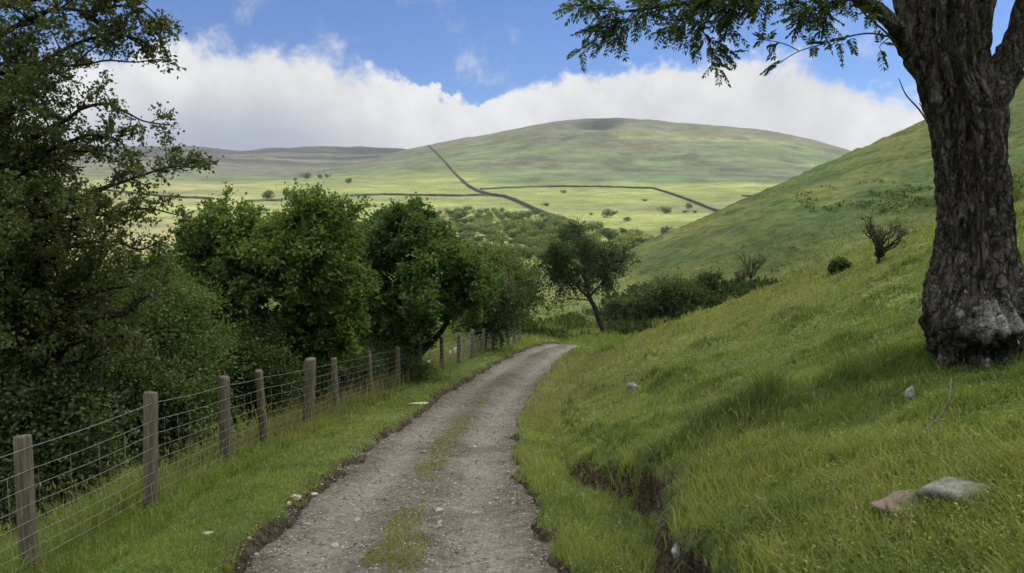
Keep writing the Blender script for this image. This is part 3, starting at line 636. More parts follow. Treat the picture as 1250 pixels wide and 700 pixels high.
# ---- the hedgerow trees along the fence
def hedge():
    b = ground_under(P(338, 470, 17.5)); f1 = P(342, 432, 17.5); f2 = P(368, 345, 17.4)
    bushy('hedgerow_tree', b, 'broad fresh green hazel with a dark forked trunk, highest crown of the hedgerow',
          outline_targets(96, [(232, 312), (258, 285), (278, 266), (292, 290), (318, 300), (345, 296), (372, 272), (402, 262), (426, 286), (442, 340), (440, 420), (400, 462), (300, 470), (225, 440), (214, 360)], 17.2, 2.4, 11, 30),
          [([b, P(339, 455, 17.5), f1, P(372, 385, 17.4), f2, P(374, 285, 17.3)], .17, .04), ([f1, P(322, 395, 17.2), P(300, 340, 17), P(282, 285, 17)], .1, .03), ([f1, P(352, 390, 18), P(330, 320, 18.2)], .09, .03), ([b, P(310, 455, 16.4), P(270, 420, 16), P(250, 380, 16)], .08, .02)],
          leafc=(0.092, 0.150, 0.036), warm=(0.138, 0.181, 0.043), size=.10, n_leaf=19, sub_len=.55, seed=2, fill=2.0, fr=.85)
    b = ground_under(P(505, 478, 23.5)); f1 = P(505, 440, 23.5)
    bushy('hedgerow_tree', b, 'dense dark green sycamore in the middle of the hedgerow, overhanging the fence posts',
          outline_targets(100, [(436, 300), (462, 292), (484, 272), (508, 270), (528, 286), (552, 312), (582, 338), (592, 360), (575, 376), (530, 388), (490, 420), (430, 450), (412, 400), (416, 325)], 23.5, 3.0, 12, 26),
          [([b, f1, P(515, 390, 23.3), P(505, 300, 23)], .2, .05), ([f1, P(470, 400, 23), P(450, 330, 23)], .12, .03), ([f1, P(545, 395, 24), P(560, 330, 24)], .12, .03)],
          leafc=(0.060, 0.108, 0.026), warm=(0.109, 0.160, 0.038), size=.125, n_leaf=18, sub_len=.7, twig_gap=.2, twig_len=.32, sub_gap=.24, seed=3, fill=2.0, fr=.85)
    b = ground_under(P(590, 428, 33))
    bushy('hedgerow_tree', b, 'small blackish green tree at the far end of the fence, lowest crown of the hedgerow',
          outline_targets(34, [(545, 345), (580, 335), (620, 350), (640, 372), (632, 400), (610, 410), (590, 405), (560, 390)], 33, 2.2, 13),
          [([b, P(592, 405, 33), P(590, 360, 33)], .14, .04)], leafc=(0.039, 0.063, 0.019), warm=(0.058, 0.087, 0.026), size=.11, n_leaf=13, sub_len=.9, twig_gap=.22, twig_len=.3, sub_gap=.26, seed=4)
    b = ground_under(P(612, 400, 58))
    bushy('hedgerow_tree', b, 'rounded olive green tree standing lower down the slope beyond the hedgerow',
          outline_targets(44, [(560, 345), (575, 322), (610, 312), (645, 318), (658, 340), (655, 370), (630, 385), (570, 380)], 58, 4.5, 14),
          [([b, P(612, 375, 58), P(610, 335, 58)], .2, .06)], leafc=(0.098, 0.128, 0.039), warm=(0.145, 0.174, 0.051), size=.22, n_leaf=12, sub_len=1.8, twig_gap=.42, twig_len=.6, sub_gap=.5, r0=.08, seed=5, twig_r=.01)
    # bushes in the shade under the hawthorn
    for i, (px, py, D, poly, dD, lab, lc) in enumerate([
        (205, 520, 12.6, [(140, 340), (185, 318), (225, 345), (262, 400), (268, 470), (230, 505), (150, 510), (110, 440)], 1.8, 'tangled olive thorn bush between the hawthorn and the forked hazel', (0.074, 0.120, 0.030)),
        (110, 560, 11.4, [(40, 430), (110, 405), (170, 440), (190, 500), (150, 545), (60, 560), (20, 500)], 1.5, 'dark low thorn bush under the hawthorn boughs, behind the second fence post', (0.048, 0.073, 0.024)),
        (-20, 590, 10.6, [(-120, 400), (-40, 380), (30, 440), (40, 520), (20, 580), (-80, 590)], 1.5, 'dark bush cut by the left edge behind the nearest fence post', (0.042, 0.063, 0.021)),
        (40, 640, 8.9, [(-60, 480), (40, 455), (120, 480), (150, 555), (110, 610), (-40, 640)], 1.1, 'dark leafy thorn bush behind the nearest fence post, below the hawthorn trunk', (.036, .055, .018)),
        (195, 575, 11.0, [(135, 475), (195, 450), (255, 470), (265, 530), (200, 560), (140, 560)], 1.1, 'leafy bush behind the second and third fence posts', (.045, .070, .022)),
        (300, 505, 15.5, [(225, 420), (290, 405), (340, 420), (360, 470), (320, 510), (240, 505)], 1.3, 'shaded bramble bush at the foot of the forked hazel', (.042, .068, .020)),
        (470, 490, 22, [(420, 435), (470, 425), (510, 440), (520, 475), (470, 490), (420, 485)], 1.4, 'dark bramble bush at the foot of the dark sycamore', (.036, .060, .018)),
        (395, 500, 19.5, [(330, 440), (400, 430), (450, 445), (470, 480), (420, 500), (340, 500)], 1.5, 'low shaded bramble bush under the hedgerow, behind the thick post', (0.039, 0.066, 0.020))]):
        b = ground_under(P(px, py, D)); top = np.mean([P(*q, D) for q in poly], 0)
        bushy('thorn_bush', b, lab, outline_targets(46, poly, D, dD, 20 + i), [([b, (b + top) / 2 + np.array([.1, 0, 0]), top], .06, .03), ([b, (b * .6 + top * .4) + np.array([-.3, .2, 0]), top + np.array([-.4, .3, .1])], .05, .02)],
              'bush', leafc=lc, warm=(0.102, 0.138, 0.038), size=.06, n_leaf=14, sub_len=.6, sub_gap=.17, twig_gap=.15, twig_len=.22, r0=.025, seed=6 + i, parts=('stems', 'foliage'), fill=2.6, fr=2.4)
hedge()

# ---- the leaning thorn where the track turns
def mid_tree():
    b = base_at(738, 408); D = b[1]
    tr_ = [b + np.array([.05, 0, -.15]), P(734, 398, D), P(727, 378, D), P(718, 358, D), P(712, 325, D), P(705, 295, D)]
    bushy('leaning_thorn_tree', b, 'lone dark thorn tree leaning left beside the bend of the track',
          outline_targets(60, [(662, 322), (672, 300), (690, 296), (697, 282), (712, 283), (716, 298), (738, 312), (750, 330), (742, 352), (712, 352), (690, 358), (668, 352)], D, 2.2, 31)
          + [P(757, 312, D - .4), P(762, 318, D), P(752, 325, D), P(757, 332, D + .3), P(748, 318, D), P(752, 300, D), P(768, 322, D), P(678, 368, D), P(690, 290, D), P(703, 280, D)],
          [(tr_, .26, .06), ([P(720, 362, D), P(735, 345, D), P(750, 322, D)], .1, .03), ([P(722, 368, D), P(700, 345, D), P(680, 325, D)], .11, .03), ([b + np.array([.35, .1, -.15]), P(736, 398, D), P(730, 384, D)], .14, .1)],
          leafc=(0.042, 0.066, 0.022), warm=(0.065, 0.094, 0.029), size=.14, n_leaf=12, sub_len=.95, twig_gap=.25, twig_len=.4, sub_gap=.3, r0=.06, seed=15, twig_r=.008)
mid_tree()

# ---- shrubs and bare thorns of the right hand hill
def hill_shrubs():
    def shrub(px, py, w_, h_, lab, lc, n=22, seed=0, cat='bush', size=.2, name='gorse_bush'):
        b = base_at(px, py); D = b[1]; m = D / F
        tg = [b + np.array([RNG.normal() * w_ * m * .27, RNG.normal() * w_ * m * .2, h_ * m * RNG.uniform(.35, .95)]) for _ in range(n)]
        bushy(name, b - np.array([0, 0, .1]), lab, tg, [([b - np.array([0, 0, .1]), b + np.array([0, 0, h_ * m * .3]), b + np.array([.1, 0, h_ * m * .6])], .07, .03)], cat, leafc=lc, warm=(0.080, 0.116, 0.035), size=size, n_leaf=11,
              sub_len=h_ * m * .35, sub_gap=min(.4, h_ * m * .2), twig_gap=.4, twig_len=min(.5, h_ * m * .25), fr=min(1.9, h_ * m * .7), r0=.04, seed=seed, parts=('stems', 'foliage'), twig_r=.008)
    shrub(815, 384, 66, 36, 'widest dark bush in the hollow at the foot of the right hill', (0.060, 0.088, 0.028), 24, 40)
    shrub(866, 364, 36, 25, 'round dark bush just right of the widest one in the hollow', (0.066, 0.096, 0.030), 14, 41)
    shrub(770, 390, 56, 20, 'low dark scrub between the leaning thorn and the wide bush', (0.058, 0.084, 0.028), 16, 42)
    shrub(1020, 335, 26, 10, 'small lone bush on the hill slope left of the bare thorn', (0.070, 0.095, 0.036), 4, 43)
    def thorn(px, py, h_, spread, lab, seed, leafy, name='bare_thorn_tree'):
        b = base_at(px, py) - np.array([0, 0, .1]); D = b[1]; m = D / F; rg = np.random.default_rng(seed); T = Tree()
        top = b + np.array([0, 0, h_ * m * .16]); T.t.add(wobble(b, top, 6, .04), np.linspace(.06, .05, 6), 8, .3, seed)
        for k in range(17):
            a = rg.uniform(0, 6.28); q = b + np.array([math.cos(a) * spread * m * rg.uniform(.25, .62) + spread * m * .08, math.sin(a) * spread * m * .4, h_ * m * rg.uniform(.62, 1.0)])
            pts = wobble(top, q, 8, .25, .1); T.t.add(pts, np.linspace(.034, .010, 8), 5)
            for j in range(8):
                g_ = rg.uniform(.35, 1); s = pts[min(int(g_ * 7), 6)]; d = unit(rnd_unit(1)[0] + unit(q - top) + np.array([0, 0, .3]))
                T.twig(s, d, h_ * m * .16 * rg.uniform(.5, 1.2), leafy, .11, .010)
                T.t.add(wobble(s + d * .1, s + d * h_ * m * .16 + rnd_unit(1)[0] * .25, 4, .06), np.linspace(.008, .004, 4), 3)
        T.build(name, b, lab, 'tree', leafc=(0.068, 0.078, 0.038), seed=seed)
    thorn(1072, 321, 60, 56, 'twiggy half bare thorn tree alone high on the hill, nearest the big trunk', 50, 1)
    thorn(916, 346, 42, 40, 'small half bare thorn tree standing by the dark bushes of the hollow', 51, 1)
    thorn(905, 349, 22, 22, 'stunted thorn close against the small half bare tree', 52, 5)
hill_shrubs()

# ------------------------------------------------------------------ the big tree on the right
def big_tree():
    b = base_at(1184, 446); D = b[1] + .12; m = D / F
    rows = [(-140, 1068, 1230), (-90, 1080, 1222), (-40, 1090, 1214), (0, 1096, 1209), (40, 1100, 1204), (75, 1108, 1203), (100, 1117, 1214), (130, 1127, 1226), (160, 1139, 1225), (200, 1142, 1227), (250, 1147, 1232),
            (290, 1145, 1236), (320, 1138, 1240), (345, 1130, 1246), (370, 1125, 1252), (395, 1122, 1254), (415, 1127, 1250), (432, 1138, 1244), (448, 1146, 1242), (475, 1140, 1252)]
    py = np.linspace(475, -140, 230); r_ = np.array(rows, float)
    lf = np.interp(py, r_[:, 0], r_[:, 1]); rt = np.interp(py, r_[:, 0], r_[:, 2]); g5 = np.exp(-0.5 * (np.arange(-8, 9) / 3.5) ** 2); g5 /= g5.sum()
    sm = lambda v: np.convolve(np.pad(v, 8, 'edge'), g5, 'valid'); lf, rt = sm(lf), sm(rt)
    c = P((lf + rt) / 2, py, D); rad = (rt - lf) / 2 * m * .82
    ns = 150; th = np.arange(ns) * 2 * math.pi / ns
    TH_, ZZ = np.meshgrid(th, c[:, 2]); RR = rad[:, None] * np.ones(ns)
    cx, sx = np.cos(TH_), np.sin(TH_)                                # -Y (towards the track's start) is th = -90 degrees
    warp_ = fbm(cx * 1.2 + 5, ZZ * .9, 3, 301) * .9
    fur = np.abs(fbm(TH_ * 0 + cx * 3.4 + warp_, sx * 3.4 + ZZ * .55, 4, 303)); fur2 = np.abs(fbm(cx * 8 + warp_ * 2, sx * 8 + ZZ * 1.5, 3, 307))
    RR = RR * (1 + .10 * fbm(cx * 1.3 + 2, sx * 1.3 + ZZ * .8, 3, 311)) + .075 * (np.minimum(fur, .35) / .35 - .6) + .045 * (np.minimum(fur2, .3) / .3 - .6) + .016 * fbm(TH_ * 9, ZZ * 10, 3, 315)
    lowk = np.clip((float(P(1180, 330, D)[2]) - ZZ) / .25, 0, 1); RR = RR + lowk * (.085 * fbm(cx * 2.6 + 9, sx * 2.6 + ZZ * 4.2, 4, 317) + .03 * fbm(cx * 9, sx * 9 + ZZ * 14, 3, 319)) + .30 * np.exp(-np.maximum(ZZ - b[2] - .02, 0) / .10) * np.clip(np.cos(TH_ * 5 + 1.2 + 1.5 * fbm(cx, sx, 2, 320)), 0, 1) ** 2 * .4
    zpx = lambda q: float(P(1180, q, D)[2])
    def burr(tha, q, wth, wz, amp): return amp * np.exp(-(((TH_ - tha + math.pi) % (2 * math.pi) - math.pi) / wth) ** 2 - ((ZZ - zpx(q)) / wz) ** 2)
    front = -math.pi / 2 % (2 * math.pi)
    RR = RR + burr(front - .2, 392, .5, .12, .14) - burr(front - .15, 424, .4, .06, .09) + burr(front + .95, 355, .45, .16, .10) + burr(front + 1.1, 400, .4, .2, .10) + burr(front - 1.1, 375, .5, .2, .06) + burr(front + .3, 90, .5, .14, -.06) + burr(front - 1.3, 130, .3, .06, .05) + burr(front - .35, 448, .3, .12, .10) + burr(front + .4, 448, .22, .1, .06) - burr(front + .2, 230, .16, .5, .05) - burr(front - .45, 200, .13, .7, .05)
    V = np.stack([c[:, 0:1] + RR * cx, c[:, 1:2] + RR * sx, ZZ], -1).reshape(-1, 3)
    V[:, 1] = V[:, 1]
    li = (burr(front - .2, 386, .55, .20, 1.3) + burr(front + 1.0, 350, .5, .25, .8) + burr(front + 1.1, 390, .5, .2, .5) + burr(front - 1.0, 360, .4, .2, .5) + burr(front - .3, 445, .3, .1, .7) - .25).ravel()
    root = empty('rowan_tree', (b[0], b[1] + .12, b[2])); tag(root, 'big gnarled tree trunk with pale lichen on its swollen foot, standing on the right bank', 'tree')
    tr_ = mesh_obj('trunk', V - np.array(root.location), grid_faces(len(py), ns, True)[:, ::-1], mats=M['trunk'], parent=root, smooth=True, attrs={'lichen': li})
    T = Tree(); A = T.t
    limb = lambda rows, r0, r1, sides=14: A.add(smooth_line([P(*q) for q in rows], 7), np.linspace(r0, r1, (len(rows) - 1) * 7 + 1), sides, .3, rows[0][0])
    limb([(1196, 165, D - .02), (1211, 122, D - .02), (1230, 82, D - .03), (1249, 38, D - .05), (1263, -15, D - .1), (1285, -120, D - .2), (1330, -260, D)], .135, .09, 20)
    limb([(1110, 65, D - .1), (1092, 32, D - .25), (1070, 12, D - .3), (1040, -8, D - .35), (990, -38, D - .4), (940, -70, D - .4)], .065, .03)
    limb([(1120, -60, D), (1085, -150, D - .2), (1030, -260, D - .4), (960, -380, D - .6)], .26, .10)
    limb([(1190, -80, D), (1200, -200, D + .3), (1190, -380, D + .6)], .26, .1)
    # pinnate sprays
    lp, ld, ls = [], [], []
    def pinnate(p, d, L, pairs=6, size=.042):
        d = unit(d); t = np.linspace(.22, 1, pairs); droop = np.array([0, 0, -1.0])
        ax = p + d * (L * t)[:, None] + droop * (L * .18 * t ** 2)[:, None]
        tan = unit(d + droop * (.36 * t)[:, None]); side = unit(np.cross(tan, unit(np.array([0, 0, 1.0]) + .35 * rnd_unit(1)[0])))
        for sg in (1, -1):
            lp.append(ax); ld.append(unit(side * sg + tan * .75 + rnd_unit(pairs) * .15 + np.array([0, 0, -.25]))); ls.append(size * np.linspace(1, .8, pairs) * RNG.uniform(.8, 1.15))
        lp.append(ax[-1:]); ld.append(tan[-1:]); ls.append(np.array([size * .9]))
        A.add(np.vstack([p, ax[::2], ax[-1:] + tan[-1:] * .002]), .0014, 3)
    def spray(rows, r0, r1, n, L=.15, start=.15, hang=.12, subs=0, sublen=.3, size=.042):
        pts = smooth_line([P(*q) for q in rows], 6); A.add(pts, np.linspace(r0, r1, len(pts)), 6, .15, RNG.random() * 50)
        for _ in range(n):
            f = RNG.uniform(start, 1) * (len(pts) - 1); i = min(int(f), len(pts) - 2); p = pts[i] + (pts[i + 1] - pts[i]) * (f - i)
            d = unit(rnd_unit(1)[0] + .7 * unit(pts[i + 1] - pts[i]) + np.array([0, 0, -hang])); pinnate(p, d, L * RNG.uniform(.65, 1.15), size=size)
        for _ in range(subs):
            f = RNG.uniform(start, 1) * (len(pts) - 1); i = min(int(f), len(pts) - 2); p = pts[i]
            d = unit(rnd_unit(1)[0] * .9 + .8 * unit(pts[i + 1] - pts[i]) + np.array([0, 0, -hang * .6])); q = wobble(p, p + d * sublen * RNG.uniform(.5, 1.2), 5, .05)
            A.add(q, np.linspace(r1 * .9, .002, 5), 4)
            for k in range(9):
                j = RNG.integers(1, 5); pinnate(q[j], unit(rnd_unit(1)[0] + d + np.array([0, 0, -hang])), L * RNG.uniform(.6, 1.1), size=size)
    d0 = D - .35
    spray([(1000, -60, d0), (940, -22, d0), (880, -2, d0), (810, 8, d0), (760, 14, d0), (730, 8, d0), (704, 6, d0)], .02, .004, 38, start=.2, subs=15)
    spray([(860, -4, d0), (800, 14, d0), (768, 26, d0), (745, 36, d0)], .008, .003, 16, start=.3, subs=3, sublen=.2)
    spray([(890, -10, d0), (868, 20, d0), (858, 36, d0), (866, 52, d0), (868, 66, d0)], .008, .003, 14, start=.25, subs=2, sublen=.15, L=.12)
    spray([(905, -30, d0 + .2), (880, 0, d0 + .2), (850, 18, d0 + .2), (830, 30, d0 + .2)], .008, .003, 12, start=.2, subs=3, sublen=.2)
    spray([(990, -40, d0), (960, -14, d0), (925, 0, d0), (895, 10, d0)], .01, .003, 18, start=.15, subs=7, sublen=.25)
    spray([(940, -40, d0 - .2), (900, -14, d0 - .2), (850, -4, d0 - .2), (780, -6, d0 - .2)], .01, .003, 20, start=.1, subs=8, sublen=.25)
    spray([(1060, 5, d0), (1035, 0, d0), (1010, 4, d0), (990, 14, d0)], .01, .003, 14, start=.2, subs=5, sublen=.2)
    spray([(1100, -20, d0), (1060, -10, d0), (1020, 2, d0), (1000, 12, d0)], .012, .004, 20, start=.1, subs=6, sublen=.25)
    spray([(1103, 71, D - .25), (1086, 45, D - .3), (1070, 30, D - .3), (1056, 18, D - .3), (1043, 2, D - .3)], .009, .005, 5, start=.6, subs=1)
    spray([(1086, 45, D - .3), (1062, 41, D - .35), (1035, 45, D - .4), (1005, 54, D - .4), (975, 63, D - .4), (950, 78, D - .4)], .007, .0025, 15, start=.35, L=.13)
    spray([(975, 62, D - .4), (958, 54, D - .4), (940, 50, D - .4), (922, 48, D - .4)], .004, .002, 8, start=.3, L=.1)
    spray([(1086, 46, D - .3), (1078, 52, D - .32), (1073, 58, D - .32)], .004, .002, 4, start=.5, L=.11)
    A.add(smooth_line([P(1134, 152, D - .3), P(1122, 134, D - .4), (P(1106, 116, D - .4)), P(1097, 96, D - .4)], 5), np.linspace(.008, .003, 16), 5); A.add(smooth_line([P(1133, 148, D - .3), P(1127, 134, D - .35), P(1122, 126, D - .35)], 4), np.linspace(.006, .003, 9), 4)
    # the crown above and around
    for k in range(70):
        a = RNG.uniform(0, 6.28); q = np.array([b[0] + 3.2 * math.cos(a) * RNG.uniform(.2, 1), b[1] + .3 + 3.0 * math.sin(a) * RNG.uniform(.2, 1), b[2] + RNG.uniform(4.3, 7.2)])
        if q[2] - CAM_Z < .33 * q[1] + .25 or np.hypot(q[0], q[1]) < 2.5: continue
        s = P(1150, -100 - RNG.uniform(0, 260), D + .2); pts = wobble(s, q, 8, .3, .2); A.add(pts, np.linspace(.05, .008, 8), 6)
        for _ in range(46):
            i = RNG.integers(2, 8); d = rnd_unit(1)[0]; pinnate(pts[i] + d * RNG.uniform(0, .55), d + np.array([0, 0, -.2]), .16, 5, .055)
    A.build('branches', M['trunk'], root, attrs={'lichen': lambda v: np.zeros(len(v)) - .1})
    pos = np.vstack(lp); v, q = leaf_quads(pos, np.vstack(ld), np.concatenate(ls) * 1.15, .40, .6)
    mesh_obj('crown', v - np.array(root.location), q, mats=M['leaf'], parent=root, colour=leaf_colours(pos, (.050, .085, .024), .3, 1.5, (.09, .13, .03), 9))
    return b
BT = big_tree()

# ------------------------------------------------------------------ the stock fence
def fence():
    px = [(-150, 4.3, .085), (37, 5.75, .078), (185, 7.35, .082), (276, 9.7, .084), (323, 11.7, .075), (376, 13.4, .125), (410, 15.7, .085), (453, 18.4, .085), (486, 20.8, .08), (513, 23.2, .085), (540, 25.6, .085), (560, 27.6, .085), (576, 29.6, .085),
          (590, 31.4, .085), (602, 33.0, .085), (612, 34.5, .085), (620, 36.0, .09), (628, 37.4, .10), (634, 38.8, .12)]
    root = empty('wire_fence'); tag(root, 'long stock fence of round wooden posts and wire mesh along the left verge', 'fence')
    tops = []; bases = []
    for i, (p, D, r) in enumerate(px):
        r *= .86
        x = (p - 625) / F * (D * math.cos(PITCH) + .099 * (CAM_Z + .6 + .13 * D)); g = ground_under((x, D), 0); h = 1.17 + RNG.uniform(-.03, .04) + (.06 if r > .10 else 0)
        lean = np.array([RNG.normal() * .028, RNG.normal() * .03, 0]); n = 12; th = np.arange(n) * 2 * math.pi / n; zs = np.array([-.35, 0, .3, .6, .9, h - .02, h]); rr = r * np.array([1.04, 1.02, 1, .99, .98, .97, .88])
        wob = 1 + .04 * fbm(th[None] * 1.3 + i * 9, zs[:, None] * 2, 3, 401)
        V = np.stack([rr[:, None] * wob * np.cos(th), rr[:, None] * wob * np.sin(th), zs[:, None] + 0 * th + (.012 * np.cos(th + i) * (zs[:, None] > h - .03))], -1) + lean * zs[:, None, None]
        V = np.vstack([V.reshape(-1, 3), [[lean[0] * h, lean[1] * h, h + .004]]]) + g
        t = (len(zs) - 1) * n; tri = np.stack([t + np.arange(n), t + (np.arange(n) + 1) % n, np.full(n, len(V) - 1)], 1)
        o = mesh_obj('post', V, grid_faces(len(zs), n, True)[:, ::-1], tri, mats=M['wood'], parent=root)
        if r > .10 and i < 10: o['label'] = 'thicker straining post'
        bases.append(g + lean * .2 + np.array([r * .96, -.0, 0])); tops.append(h)
    bases = np.array(bases)
    for hgt, rad in [(1.10, .0030), (.92, .0026), (.78, .0024), (.64, .0024), (.51, .0024), (.39, .0024), (.28, .0024), (.18, .0024)]:
        tb = Tubes()
        pts = []
        for a, c in zip(bases[:-1], bases[1:]):
            t = np.linspace(0, 1, 7)[:-1, None]; q = a + (c - a) * t; q[:, 2] += hgt - .015 * np.sin(math.pi * t[:, 0]); pts.append(q)
        pts = np.vstack(pts + [bases[-1:] + np.array([0, 0, hgt])]); tb.add(pts, np.maximum(rad, pts[:, 1] * .00016), 4); o = tb.build('top_wire' if hgt > 1 else 'wire', M['wire'], root)
    tb = Tubes()
    L = np.linalg.norm(np.diff(bases, axis=0), axis=1); s = np.concatenate([[0], np.cumsum(L)])
    for q in np.arange(.1, s[-1], .36):
        p = np.array([np.interp(q, s, bases[:, k]) for k in range(3)])
        tb.add(p + np.array([[0, 0, .18], [0, 0, .55], [0, 0, .92]]), .0016, 3)
    tb.build('mesh_stays', M['wire'], root)
fence()
for i, (px_, py_, h, lab) in enumerate([(517, 462, .62, 'short white tree guard nearest the middle of the fence'), (524, 456, .66, 'white tree guard just right of the short one behind the fence'), (550, 446, .95, 'taller white tree guard, left of the far pair behind the fence'), (556, 441, .95, 'taller white tree guard, right of the far pair behind the fence')]):
    D = [25.5, 27, 31, 32.5][i]; g = ground_under(P(px_, py_, D)); tp = P(px_, [445, 440, 428, 424][i], D)[2]
    n = 10; th = np.arange(n) * 2 * math.pi / n; zs = np.array([0, .3, .7, 1, .995]) * (tp - g[2]); rr = np.array([.06, .058, .058, .062, .05])
    V = np.stack([rr[:, None] * np.cos(th), rr[:, None] * np.sin(th), zs[:, None] + 0 * th], -1).reshape(-1, 3) + g
    tag(mesh_obj('tree_guard', V, grid_faces(5, n, True)[:, ::-1], mats=M['guard'], loc=g), lab, 'tree guard', 'tree guards behind the fence')

# ------------------------------------------------------------------ stones and sticks
def stone_mesh(size, seed, flat=.6, n1=14, n2=9):
    rg = np.random.default_rng(seed); th = np.arange(n1) * 2 * math.pi / n1; ph = np.linspace(-math.pi / 2 + .12, math.pi / 2 - .12, n2)
    d = np.stack([np.cos(ph)[:, None] * np.cos(th), np.cos(ph)[:, None] * np.sin(th), np.sin(ph)[:, None] + 0 * th], -1)
    r = np.ones(d.shape[:2]); o = rg.normal(size=(9, 3)); o = unit(o); k = rg.uniform(.55, .95, 9)
    for a, c in zip(o, k): dd = d @ a; r = np.minimum(r, np.where(dd > .05, c / np.maximum(dd, .05), 9))
    r = r * (1 + .16 * fbm(d[..., 0] * 2.6 + seed, d[..., 1] * 2.6 + d[..., 2] * 2.2, 4, seed % 97) + .05 * fbm(d[..., 0] * 9 + seed, d[..., 1] * 9 + d[..., 2] * 8, 3, seed % 89))
    V = d * r[..., None] * np.array(size) * np.array([1, 1, flat]); V = np.vstack([V.reshape(-1, 3), V[0].mean(0), V[-1].mean(0)])
    j = np.arange(n1); a = n1 * n2; tri = np.vstack([np.stack([(j + 1) % n1, j, np.full(n1, a)], 1), np.stack([(n2 - 1) * n1 + j, (n2 - 1) * n1 + (j + 1) % n1, np.full(n1, a + 1)], 1)])
    return V, grid_faces(n2, n1, True)[:, ::-1], tri
def stone(px, py, size, seed, label, name='stone', col_=(.26, .25, .22), flat=.6, rz=0, sink=.25, group=None, p=None):
    g = cast(px, py)[0] if p is None else p; V, q, t = stone_mesh(size, seed, flat, 30, 20)
    c, s = math.cos(rz), math.sin(rz); V = V @ np.array([[c, s, 0], [-s, c, 0], [0, 0, 1]]); V[:, 2] += size[2] * flat * (1 - 2 * sink)
    return tag(mesh_obj(name, V + g, q, t, mats=M['stone'], loc=g, colour=np.tile(col_, (len(V), 1))), label, 'stone', group)
stone(1172, 614, (.17, .14, .15), 3, 'pale rounded boulder half sunk in the grass below the big tree', 'boulder', (.16, .16, .135), .6, 0, .42)
stone(1122, 624, (.24, .13, .10), 5, 'flat brownish boulder in the grass, left of the pale rounded one', 'boulder', (.15, .12, .088), .55)
stone(826, 676, (.03, .035, .055), 8, 'small white stone in the bare earth of the cut bank', 'stone', (.5, .49, .45), .9, 0, .3)
stone(511, 494, (.30, .08, .05), 11, 'long flat pale stone lying on the left verge by the fence', 'stone', (.36, .36, .26), .7, .35)
stone(362, 609, (.06, .05, .045), 13, 'pinkish stone on the left edge of the track, biggest there', 'stone', (.32, .26, .20), .7)
stone(383, 605, (.05, .035, .035), 14, 'small pale stone just right of the pinkish stone', 'stone', (.40, .37, .32), .8)
stone(353, 616, (.04, .03, .03), 15, 'small pale stone just left of the pinkish stone', 'stone', (.42, .40, .34), .8)
stone(772, 478, (.13, .10, .13), 17, 'upright grey stone alone in the grass right of the track', 'stone', (.20, .20, .185), .95)
stone(1111, 490, (.035, .035, .08), 18, 'small grey stone standing in the shade left of the big tree', 'stone', (.26, .26, .24), .95)
stone(632, 640, (.17, .045, .03), 19, 'long thin stone slab lying on the right wheel track', 'stone', (.33, .31, .27), .6, -.6)
stone(254, 653, (.05, .03, .03), 20, 'pale stone lying in the grass of the left verge', 'stone', (.42, .44, .34), .6)
def stick(rows, r, label):
    pts = []
    for (x, y, up_) in rows: g = cast(x, y)[0]; g[2] += up_; pts.append(g)
    tb = Tubes(); q = smooth_line(pts, 5); tb.add(q, np.linspace(r, r * .5, len(q)), 6, .2, 3); tag(tb.build('stick', M['wood'], loc=q[0]), label, 'stick')
stick([(1112, 554, .05), (1130, 546, .10), (1150, 537, .16), (1156, 534, .22), (1158, 516, .26)], .007, 'pale bent dead stick lying in the shaded grass above the boulders')
stick([(914, 640, .03), (924, 643, .05), (936, 640, .05)], .006, 'short dry twig lying in the open grass above the cut bank')
# loose stones on the track: the larger ones one by one, the rest as gravel
cand = []
while len(cand) < 70:
    s = RNG.uniform(10, 34) if RNG.random() < .35 else RNG.uniform(10.5, 20); i = int(np.searchsorted(np.linspace(0, PSEG[-1], len(TP)), s)); u = RNG.choice([-1, 1]) * RNG.uniform(.15, 1.3)
    if abs(u) < .2: continue
    cand.append((i, u))
xy = np.array([TP[i, :2] + TN[i] * u for i, u in cand]); uu = np.array([u for _, u in cand]); zz = track_surface(xy[:, 0], xy[:, 1], uu, TP[[i for i, _ in cand], 2])[0]
protos = []
for k, ((i, u), p, z) in enumerate(zip(cand, xy, zz)):
    if k < 8:
        V, q, t = stone_mesh((.05, .036, .03), 60 + k, .7, 10, 7); s_ = RNG.uniform(.16, .28); o = mesh_obj('track_stone', V, q, t, mats=M['stone'], colour=np.tile((s_, s_ * .94, s_ * .84), (len(V), 1))); protos.append(o)
    else: o = protos[k % 8].copy(); COL.objects.link(o)
    o.location = (p[0], p[1], z + .004); o.rotation_euler = (0, 0, RNG.uniform(0, 6.28)); f = RNG.uniform(.5, 1.25); o.scale = (f, f, f * .9)
    tag(o, 'fist sized or smaller loose stone lying on the stony track', 'stone', 'loose stones on the track')
